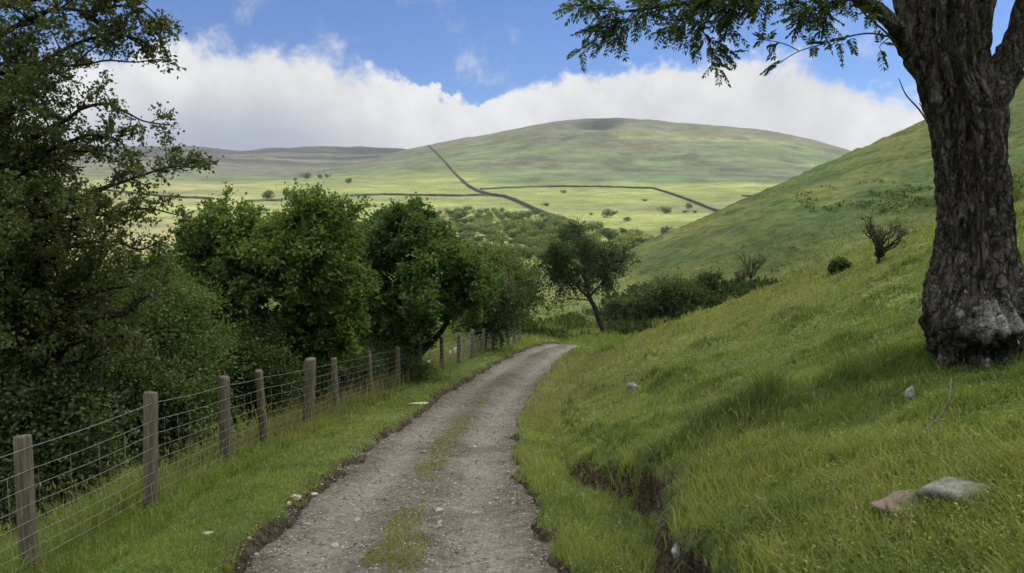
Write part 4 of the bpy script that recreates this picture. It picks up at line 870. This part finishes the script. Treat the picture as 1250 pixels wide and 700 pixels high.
def gravel():
    n = 16000; s = 8 + 34 * RNG.random(n) ** 1.7; i = np.searchsorted(np.linspace(0, PSEG[-1], len(TP)), s).clip(0, len(TP) - 1)
    u = np.where(RNG.random(n) < .35, RNG.choice([-1, 1], n) * RNG.uniform(.95, 1.3, n), RNG.uniform(-1.25, 1.25, n)); k = fbm(TP[i, 0] * 3 + u * 3, TP[i, 1] * 1.5, 3, 131); ok = k > -.25; i, u = i[ok], u[ok]; n = len(i)
    x = TP[i, 0] + TN[i, 0] * u; y = TP[i, 1] + TN[i, 1] * u; z = np.maximum(track_surface(x, y, u, TP[i, 2])[0], height(x, y))
    d = np.array([(1, 0, 0), (0, 1, 0), (-1, 0, 0), (0, -1, 0), (0, 0, 1), (0, 0, -1.)]); r = RNG.uniform(.006, .02, (n, 1, 1)) * np.exp(RNG.normal(size=(n, 1, 1)) * .25)
    V = d[None] * r * RNG.uniform(.6, 1.3, (n, 6, 1)) * np.array([1.2, .9, .55]); a = RNG.uniform(0, 6.28, n); c_, s_ = np.cos(a)[:, None], np.sin(a)[:, None]
    V = np.stack([V[..., 0] * c_ - V[..., 1] * s_, V[..., 0] * s_ + V[..., 1] * c_, V[..., 2]], -1) + np.stack([x, y, z + .003], -1)[:, None]
    f = np.array([(0, 1, 4), (1, 2, 4), (2, 3, 4), (3, 0, 4), (1, 0, 5), (2, 1, 5), (3, 2, 5), (0, 3, 5)]); t = (f[None] + 6 * np.arange(n)[:, None, None]).reshape(-1, 3)
    b = RNG.uniform(.06, .30, (n, 1)) * np.array([1, .92, .8]); tag(mesh_obj('gravel', V.reshape(-1, 3), None, t, mats=M['stone'], colour=np.repeat(b, 6, 0)), kind='stuff')
gravel()

# ------------------------------------------------------------------ far fields: dry stone walls, field trees, the wood
def wall(rows, label, hgt=2.0, wid=1.3):
    r = np.array(rows, float); s = np.concatenate([[0], np.cumsum(np.hypot(*np.diff(r, axis=0).T))]); q = np.linspace(0, s[-1], max(8, int(s[-1] / 2.5)))
    p = cast(np.interp(q, s, r[:, 0]), np.interp(q, s, r[:, 1]), 330); T = np.gradient(p[:, :2], axis=0); T /= np.linalg.norm(T, axis=1)[:, None]; N = np.stack([T[:, 1], -T[:, 0]], 1)
    hh = hgt * (1 + .22 * fbm(np.arange(len(p)) * .45, np.zeros(len(p)) + rows[0][0], 3, 501)); V = []
    for a, h_ in ((-.55, -1.0), (-.4, 1.0), (.4, 1.0), (.55, -1.0)):
        V.append(np.column_stack([p[:, :2] + N * wid * a, p[:, 2] + (hh if h_ > 0 else -1.5)]))
    V = np.stack(V, 1).reshape(-1, 3); m = len(p); i = np.arange(m - 1)[:, None] * 4; j = np.arange(3)[None]
    Q = np.stack([i + j, i + j + 1, i + 5 + j, i + 4 + j], -1).reshape(-1, 4); Q = np.vstack([Q, [[3, 2, 1, 0]], [[4 * m - 4, 4 * m - 3, 4 * m - 2, 4 * m - 1]]])
    tag(mesh_obj('dry_stone_wall', V, Q, mats=M['wall'], loc=p[0]), label, 'wall')
wall([(523, 178), (534, 188), (546, 201), (555, 212), (563, 220), (573, 229), (585, 235), (598, 239), (616, 241), (632, 247), (650, 256), (664, 262), (682, 268), (698, 274)], 'long dark stone wall snaking down the hill from the left skyline to the wood', 2.6, 2.0)
wall([(428, 240), (470, 238.5), (520, 239.5), (560, 240), (594, 239)], 'straight stone wall across the bright field, left of the snaking wall')
wall([(586, 232), (620, 230), (680, 228.5), (740, 229), (798, 231), (815, 236), (840, 245), (862, 254), (884, 262)], 'stone wall along the foot of the moor, bending down behind the right hill')
wall([(120, 232), (165, 237), (200, 241), (245, 243), (262, 244)], 'far stone wall across the hay coloured fields on the left', 1.8)
wall([(300, 247), (322, 246), (340, 246), (352, 244)], 'short stone wall between the tops of the hedgerow trees', 1.8)
wall([(905, 240), (925, 241), (942, 241)], 'faint short wall at the foot of the moor by the right hill', 1.6)

def crown_mesh(name, W, H, n, leaf, base, seed, trunk=.2):
    rg = np.random.default_rng(seed); lob = [(rg.normal(size=3) * np.array([.26, .26, .15]) * W, rg.uniform(.28, .42) * W) for _ in range(8)]
    P_, N_ = [], []
    for c, r in lob:
        k = n // 8; d = unit(rg.normal(size=(k, 3))); rr = r * rg.uniform(.75, 1.05, (k, 1)); q = c + d * rr * np.array([1, 1, H / W * .95]); P_.append(q); N_.append(d)
    p = np.vstack(P_); d = np.vstack(N_); p[:, 2] += H * .58 - 0; keep = p[:, 2] > H * .08; p, d = p[keep], d[keep]
    ax = unit(np.cross(d, unit(rg.normal(size=d.shape))) + d * .25); side = unit(np.cross(ax, unit(d + .7 * rg.normal(size=d.shape)))); L = leaf * rg.uniform(.6, 1.3, (len(p), 1))
    v = np.stack([p - ax * L * .5, p + side * L * .36, p + ax * L * .5, p - side * L * .36], 1).reshape(-1, 3); c = leaf_colours(p, base, .3, .5, None, seed); q = np.arange(len(v)).reshape(-1, 4)
    tb = Tubes(); tb.add(wobble(np.array([0, 0, -.6]), np.array([.1, 0, H * .6]), 6, .2), np.linspace(trunk, trunk * .4, 6), 6)
    tv = np.vstack(tb.V); tq = np.vstack(tb.Q); tt = np.vstack(tb.T)
    V = np.vstack([v, tv]); Q = np.vstack([q, tq + len(v)]); o = mesh_obj(name, V, Q, tt + len(v), mats=(M['leaf'], M['bark']), colour=np.vstack([c, np.tile((.05, .045, .035), (len(tv), 1))]),
        mat_index=np.concatenate([np.zeros(len(q)), np.ones(len(tq)), np.ones(len(tt))]))
    return o
def in_poly(p, poly):
    ins = False; j = len(poly) - 1
    for i in range(len(poly)):
        if (poly[i][1] > p[1]) != (poly[j][1] > p[1]) and p[0] < (poly[j][0] - poly[i][0]) * (p[1] - poly[i][1]) / (poly[j][1] - poly[i][1]) + poly[i][0]: ins = not ins
        j = i
    return ins
def wood():
    poly = [(505, 262), (560, 259), (610, 260), (645, 262), (690, 274), (720, 284), (760, 288), (800, 291), (838, 294), (832, 306), (800, 314), (770, 326), (720, 334), (640, 332), (560, 326), (490, 300)]
    clear = [(570, 305), (600, 300), (640, 303), (640, 318), (610, 319), (572, 318)]
    kinds = [crown_mesh('woodland_tree', 7, 6.5, 1050, .62, c, 70 + i) for i, c in enumerate([(.078, .115, .032), (.135, .175, .050), (.038, .058, .020), (.165, .19, .065), (.090, .125, .05)])]
    spots = []
    for _ in range(9000):
        if len(spots) >= 298: break
        p = (RNG.uniform(490, 840), RNG.uniform(258, 334))
        if not in_poly(p, poly) or in_poly(p, clear): continue
        dens = .25 if p[0] > 740 and p[1] > 300 else 1.0
        if RNG.random() > dens: continue
        md = 6.0 if p[1] < 290 else 9
        if any(abs(a - p[0]) < md and abs(b - p[1]) < md * .45 for a, b in spots): continue
        spots.append(p)
    g = cast([p[0] for p in spots], [p[1] for p in spots], 235)
    for i, q in enumerate(g):
        k = int(RNG.choice([0, 1, 2, 3, 4], p=[.28, .26, .2, .12, .14])); o = kinds[k]
        if o.get('category'): o = o.copy(); COL.objects.link(o)
        f = RNG.uniform(.36, .95) * (1.0 if q[1] > 250 else .8); o.location = q - np.array([0, 0, .2]); o.rotation_euler = (0, 0, RNG.uniform(0, 6.28)); o.scale = (f * RNG.uniform(.9, 1.25), f * RNG.uniform(.9, 1.25), f * RNG.uniform(.8, 1.1))
        tag(o, ['mid green', 'light green', 'dark green', 'yellowish green', 'greyish green'][k] + ' tree in the wood on the valley floor', 'tree', 'trees of the valley wood')
    for o in kinds:
        if not o.get('category'): bpy.data.objects.remove(o)
    fk = [crown_mesh('field_tree', 7, 6, 1050, .6, c, 80 + i) for i, c in enumerate([(.045, .062, .026), (.055, .072, .03)])]
    lab = [(688, 236, 5, 'tiny dark tree just under the wall at the foot of the moor'), (741, 266, 11, 'dark tree standing in the bright field right of the snaking wall, larger of two'), (750, 262, 5, 'small tree touching the larger dark tree in the bright field'), (766, 270, 7, 'low grey bush right of the larger dark tree in the bright field'),
           (813, 261, 10, 'round dark bush alone on the bright field near the right hill'), (841, 255, 7, 'small tree close under the bending wall'), (836, 260, 5, 'lowest of the scrubby bushes under the bending wall'), (848, 260, 4, 'tiny bush right of the scrub under the bending wall'),
           (667, 252, 6, 'flat bush just right of the snaking wall on the bright field'), (811, 287, 9, 'dark bush beside the wood edge near the right hill'), (815, 281, 6, 'thin small tree above the dark bush at the wood edge'), (327, 245, 12, 'round grey green tree over the hedgerow, by the short wall'),
           (375, 219, 8, 'small dark tree high on the bright field, left of a pair'), (391, 218, 6, 'left tree of the distant pair above the hedgerow'), (399, 217, 5, 'right tree of the distant pair above the hedgerow'), (425, 224, 8, 'slanting dark bush on the far bright field, above the straight wall'),
           (567, 257, 4, 'single small bush at the upper edge of the wood'), (722, 263, 4, 'tiny bush left of the larger dark tree in the bright field'), (787, 246, 4, 'faint bush in the upper part of the bright field'), (360, 221, 4, 'tiniest dark bush on the far bright field')]
    g = cast([a for a, *_ in lab], [b for _, b, *_ in lab], 235)
    for i, ((px_, py_, wd, l), q) in enumerate(zip(lab, g)):
        o = fk[i % 2]
        if i >= 2: o = o.copy(); COL.objects.link(o)
        f = wd * q[1] / F / 7 * 1.15; o.location = q - np.array([0, 0, .3]); o.scale = (f, f, f * RNG.uniform(.7, 1)); o.rotation_euler = (0, 0, i * 1.7); tag(o, l, 'tree' if 'tree' in l else 'bush', 'trees and bushes of the far fields'); o.name = 'field_tree' if 'tree' in l.split(' in ')[0].split(' of ')[0] else 'field_bush'
wood()
q = cast(733, 141.5, 1500)[0]; V, f4, f3 = stone_mesh((4.5, 4.5, 5.5), 90, 1.0); tag(mesh_obj('summit_cairn', V + q, f4, f3, mats=M['stone'], loc=q, colour=np.tile((.09, .09, .085), (len(V), 1))), 'tiny dark cairn on the summit of the far hill', 'cairn')

# ------------------------------------------------------------------ grass, bracken, seed heads
def blades(x, y, z, h, w_, col_, lean=.8):
    n = len(x); a = RNG.uniform(0, 2 * math.pi, n); b = RNG.uniform(0, 2 * math.pi, n); L = h * lean * RNG.uniform(.2, 1.2, n)
    sx, sy = np.cos(a) * w_ * .5, np.sin(a) * w_ * .5; lx, ly = np.cos(b) * L, np.sin(b) * L; o = np.stack([x, y, z - .015], -1)
    V = np.stack([o + np.stack([-sx, -sy, 0 * x], -1), o + np.stack([sx, sy, 0 * x], -1), o + np.stack([lx * .35 + sx * .7, ly * .35 + sy * .7, h * .62], -1), o + np.stack([lx * .35 - sx * .7, ly * .35 - sy * .7, h * .62], -1), o + np.stack([lx, ly, h], -1)], 1)
    i = np.arange(n)[:, None] * 5; return V.reshape(-1, 3), i + np.array([[0, 1, 2, 3]]), i + np.array([[3, 2, 4]]), np.repeat(np.clip(col_, .003, .6), 5, 0)
def grass():
    n = 700000; px = RNG.uniform(-110, 1360, n); r = np.exp(RNG.uniform(math.log(2.6), math.log(92), n)); d = pix_dir(px, np.full(n, 350.0)); az = np.arctan2(d[:, 0], d[:, 1])
    x, y = r * np.sin(az), r * np.cos(az); z, u, sc_ = ground_parts(x, y)
    ang = (z - CAM_Z) / r; lim = elev(px, np.full(n, 735.0)); au = np.abs(u)
    edge = TH + fbm(x / .8, y / .8, 3, 71) * .16 + .02
    strip = (np.abs(u - .12 * fbm(y / 1.5, y * 0 + 2, 2, 143)) < .23) & (RNG.random(n) < .7) & (fbm(x / .35, y / .9, 4, 141) + .28 - (au / .23) ** 2 * .5 + np.interp(y, [4.2, 5.2, 9, 13, 16, 22], [-.3, .12, .16, .02, -.1, -.3]) > .22) & (y < 22)
    on = (y < 60) & (au < edge + .10 * fbm(x / .3, y / .3, 3, 78) - .02) & ~strip
    ok = (ang > lim) & ~on & ~((sc_ > .5) & (au > 1.35) & (fbm(y / .4, x / .5, 3, 165) > np.interp(y, [4.6, 5.4, 6.6, 7.4], [-.5, -.15, .08, .6])) & (RNG.random(n) < .93)) & ~((u > 1.5) & (y < 9) & (u < lip_off(y) - .02) & (u > lip_off(y) - .3) & (RNG.random(n) < .6))
    ok &= RNG.random(n) < np.interp(r, [38, 70, 92], [1, .4, .08])
    z = np.where(strip, track_surface(x, y, u, track_coords(x, y)[1])[0], z)
    x, y, z, u, r, strip, au = x[ok], y[ok], z[ok], u[ok], r[ok], strip[ok], au[ok]; n = len(x)
    p1 = fbm(x / 1.6, y / 1.6, 4, 151); p2 = fbm(x / .45, y / .45, 3, 155); p3 = fbm(x / 6, y / 6, 3, 157)
    h = .060 + .05 * p1 + .06 * np.maximum(p2, 0)
    h = np.where((u > TH) & (u < 2.2) & (y < 40), h * 1.25, h); h = np.where((u < -TH) & (u > -2.3), .05 + .025 * p1, h)
    h = np.where((u < -2.3), .13 + .10 * p1, h); h = np.where(u < -3.0, .30 + .2 * p1, h); h = np.where(strip, .045, h)
    h = np.where(r > 30, np.maximum(h, .13) * np.interp(r, [30, 60, 92], [1.1, 1.3, 1.2]), h)
    w_ = np.maximum(.0075, .0012 * r) * RNG.uniform(.6, 1.6, n)
    g = np.array([.132, .186, .040]) + np.zeros((n, 3)); mixc = lambda g, c, k: g + (np.array(c) - g) * np.clip(k, 0, 1)[:, None]
    g = mixc(g, (.205, .236, .060), .38 + .9 * p3 + .5 * p1 + .25 * RNG.normal(size=n))
    g = mixc(g, (.062, .108, .024), (.12 - p2) * .9)
    rough = np.clip(fbm(x / 1.0, y / 1.0, 3, 44) * 2.2 - .2, 0, 1) * (u > 2) + np.exp(-(((x - 3.0) / 1.0) ** 2 + ((y - 6.0) / .5) ** 2)); h = h * (1 + .7 * rough); g = mixc(g, (.060, .098, .024), rough * .75)
    g = mixc(g, (.32, .285, .15), (RNG.random(n) < .05 + .10 * sstep(.1, .5, p3)) * .8)
    g = mixc(g, (.25, .25, .085), sstep(18, 26, y) * sstep(48, 38, y) * (u > 4) * .45); g = mixc(g, (.27, .23, .13), (np.exp(-((u - 1.6) / .9) ** 2) * sstep(14, 18, y) * sstep(36, 28, y)) * .55)
    g = mixc(g, (.125, .14, .040), sstep(55, 85, r) * .7); g = mixc(g, (.20, .20, .05), strip * .8)
    g = g * RNG.uniform(.75, 1.25, (n, 1))
    V, q, t, c = blades(x, y, z, np.maximum(h * RNG.uniform(.55, 1.35, n), .03), w_, g)
    # low broad leaves among the blades: clover, plantain, moss
    m = 200000; i = RNG.integers(0, n, m); i = i[(r[i] < 34) & (fbm(x[i] / .5, y[i] / .5, 3, 161) > -.25)]; m = len(i)
    p = np.stack([x[i] + RNG.normal(size=m) * .02, y[i] + RNG.normal(size=m) * .02, z[i] + np.maximum(h[i], .03) * RNG.uniform(.25, .95, m)], -1); ax = unit(np.stack([RNG.normal(size=m), RNG.normal(size=m), RNG.uniform(-.1, .6, m)], -1))
    vl, ql = leaf_quads(p, ax, np.maximum(.013, .0020 * r[i]) * RNG.uniform(.6, 1.5, m), .75, 2.5); cl = np.repeat(np.clip(g[i] * RNG.uniform(.6, 1.15, (m, 1)) * np.array([.85, 1, .95]), .003, .6), 4, 0)
    ql = ql + len(V); V = np.vstack([V, vl]); q = np.vstack([q, ql]); c = np.vstack([c, cl])
    # long tufts hanging over the cut edge of the bank
    m = 3400; yy = RNG.uniform(3.2, 13, m); xx0 = np.interp(yy, PATH[:, 1], PATH[:, 0]) + lip_off(yy) + fbm(yy / 1.1, yy * 0 + 3.3, 4, 51) * .45 * np.interp(yy, [4, 10, 16], [1, .8, .2]) + RNG.normal(size=m) * .07 + .08
    keep = fbm(yy / .35, yy * 0, 3, 163) > -.2; yy, xx0 = yy[keep], xx0[keep]; m = len(yy); zz_ = height(xx0, yy); L = RNG.uniform(.05, .15, m); w2 = np.full(m, .007)
    pts = np.stack([xx0, yy, zz_ - .02], -1); out_d = np.stack([-np.ones(m), RNG.normal(size=m) * .5, 0 * yy], -1) * L[:, None]
    sd = np.stack([0 * yy, w2, 0 * yy], -1) * .5; mid = pts + out_d * .45 + np.stack([0 * L, 0 * L, L * .35], -1); tp_ = pts + out_d * .95 + np.stack([0 * L, 0 * L, -L * .35], -1)
    vh = np.stack([pts - sd, pts + sd, mid + sd, mid - sd, tp_], 1).reshape(-1, 3); k5 = np.arange(m)[:, None] * 5 + len(V); ch = np.repeat(np.array([.105, .135, .034]) * RNG.uniform(.4, 1.2, (m, 1)), 5, 0)
    V = np.vstack([V, vh]); q = np.vstack([q, k5 + np.array([[0, 1, 2, 3]])]); t = np.vstack([t, k5 + np.array([[3, 2, 4]])]); c = np.vstack([c, ch])
    tag(mesh_obj('grass', V, q, t, mats=M['grass'], colour=c), kind='stuff')
    # tall stalks with pale seed heads along the fence and the right verge
    m = 11000; s = 5.2 + 36 * RNG.random(m); i = np.searchsorted(np.linspace(0, PSEG[-1], len(TP)), s + 6).clip(0, len(TP) - 1); side = RNG.random(m)
    uu = np.where(side < .3, -RNG.uniform(2.35, 4.2, m), np.where(side < .45, RNG.uniform(1.25, 3.4, m), RNG.uniform(1.6, 11, m))); x = TP[i, 0] + TN[i, 0] * uu; y = TP[i, 1] + TN[i, 1] * uu
    keep = (uu < 0) | (y > 13) | ((side > .45) & (y > 2.5) & (fbm(x / 1.3, y / 1.3, 3, 181) > -.1)); x, y, uu = x[keep], y[keep], uu[keep]; z = height(x, y); m = len(x); h = np.where(uu < 0, RNG.uniform(.35, .75, m), RNG.uniform(.13, .34, m))
    V1, q1, t1, c1 = blades(x, y, z, h, np.maximum(.003, .0008 * y), np.array([.19, .18, .085]) * RNG.uniform(.7, 1.3, (m, 1)), .25)
    tip = V1.reshape(m, 5, 3)[:, 4]; v2, q2 = leaf_quads(tip - np.array([0, 0, .06]), unit(np.array([0, 0, 1.0]) + .3 * RNG.normal(size=(m, 3))), RNG.uniform(.04, .08, m), .2, 0)
    c2 = np.repeat(np.array([.20, .18, .10]) * RNG.uniform(.7, 1.3, (m, 1)), 4, 0)
    tag(mesh_obj('seeding_grass', np.vstack([V1, v2]), np.vstack([q1, q2 + len(V1)]), t1, mats=M['grass'], colour=np.vstack([c1, c2])), kind='stuff')
grass()
def rough_growth():
    rows = []
    for poly, n, h, c, dmin in [([(965, 238), (1010, 226), (1080, 222), (1140, 232), (1250, 215), (1250, 262), (1150, 262), (1060, 262), (990, 262)], 650, .34, (.050, .085, .024), 60),
                          ([(775, 345), (900, 300), (1040, 200), (1250, 130), (1250, 300), (1100, 310), (900, 350)], 160, .3, (.062, .085, .026), 60),
                          ([(735, 372), (790, 345), (860, 350), (930, 352), (1010, 338), (1060, 322), (1040, 338), (930, 368), (830, 400), (745, 412)], 1500, .8, (.036, .055, .018), 45),
                          ([(640, 385), (700, 372), (740, 388), (735, 404), (700, 416), (650, 412)], 500, .5, (.055, .085, .022), 42),
                          ([(545, 420), (600, 400), (640, 395), (650, 412), (600, 440)], 260, .5, (.05, .08, .022), 42)]:
        k = []; P0 = np.array(poly, float)
        while len(k) < n:
            p = RNG.uniform(P0.min(0), P0.max(0))
            if in_poly(p, poly): k.append(p)
        k = np.array(k); k = k[fbm(k[:, 0] / 28, k[:, 1] / 7, 3, 171) > .02]; g = cast(k[:, 0], k[:, 1], dmin); rows += [(q, h, c) for q in g if q[1] < 260]
    pos = np.array([q for q, _, _ in rows]); hh = np.array([h for _, h, _ in rows]); cc = np.array([c for _, _, c in rows]); n = 11
    p = np.repeat(pos, n, 0) + RNG.normal(size=(len(pos) * n, 3)) * np.repeat(hh, n)[:, None] * np.array([.55, .55, .18]) + np.array([0, 0, .12])
    ax = unit(RNG.normal(size=p.shape) * .7 + np.array([0, 0, .8])); v, q = leaf_quads(p, ax, np.repeat(hh, n) * RNG.uniform(.4, 1.0, len(p)), .42, .3)
    tag(mesh_obj('bracken', v, q, mats=M['grass'], colour=np.repeat(np.repeat(cc, n, 0) * RNG.uniform(.65, 1.4, (len(p), 1)), 4, 0)), kind='stuff')
rough_growth()
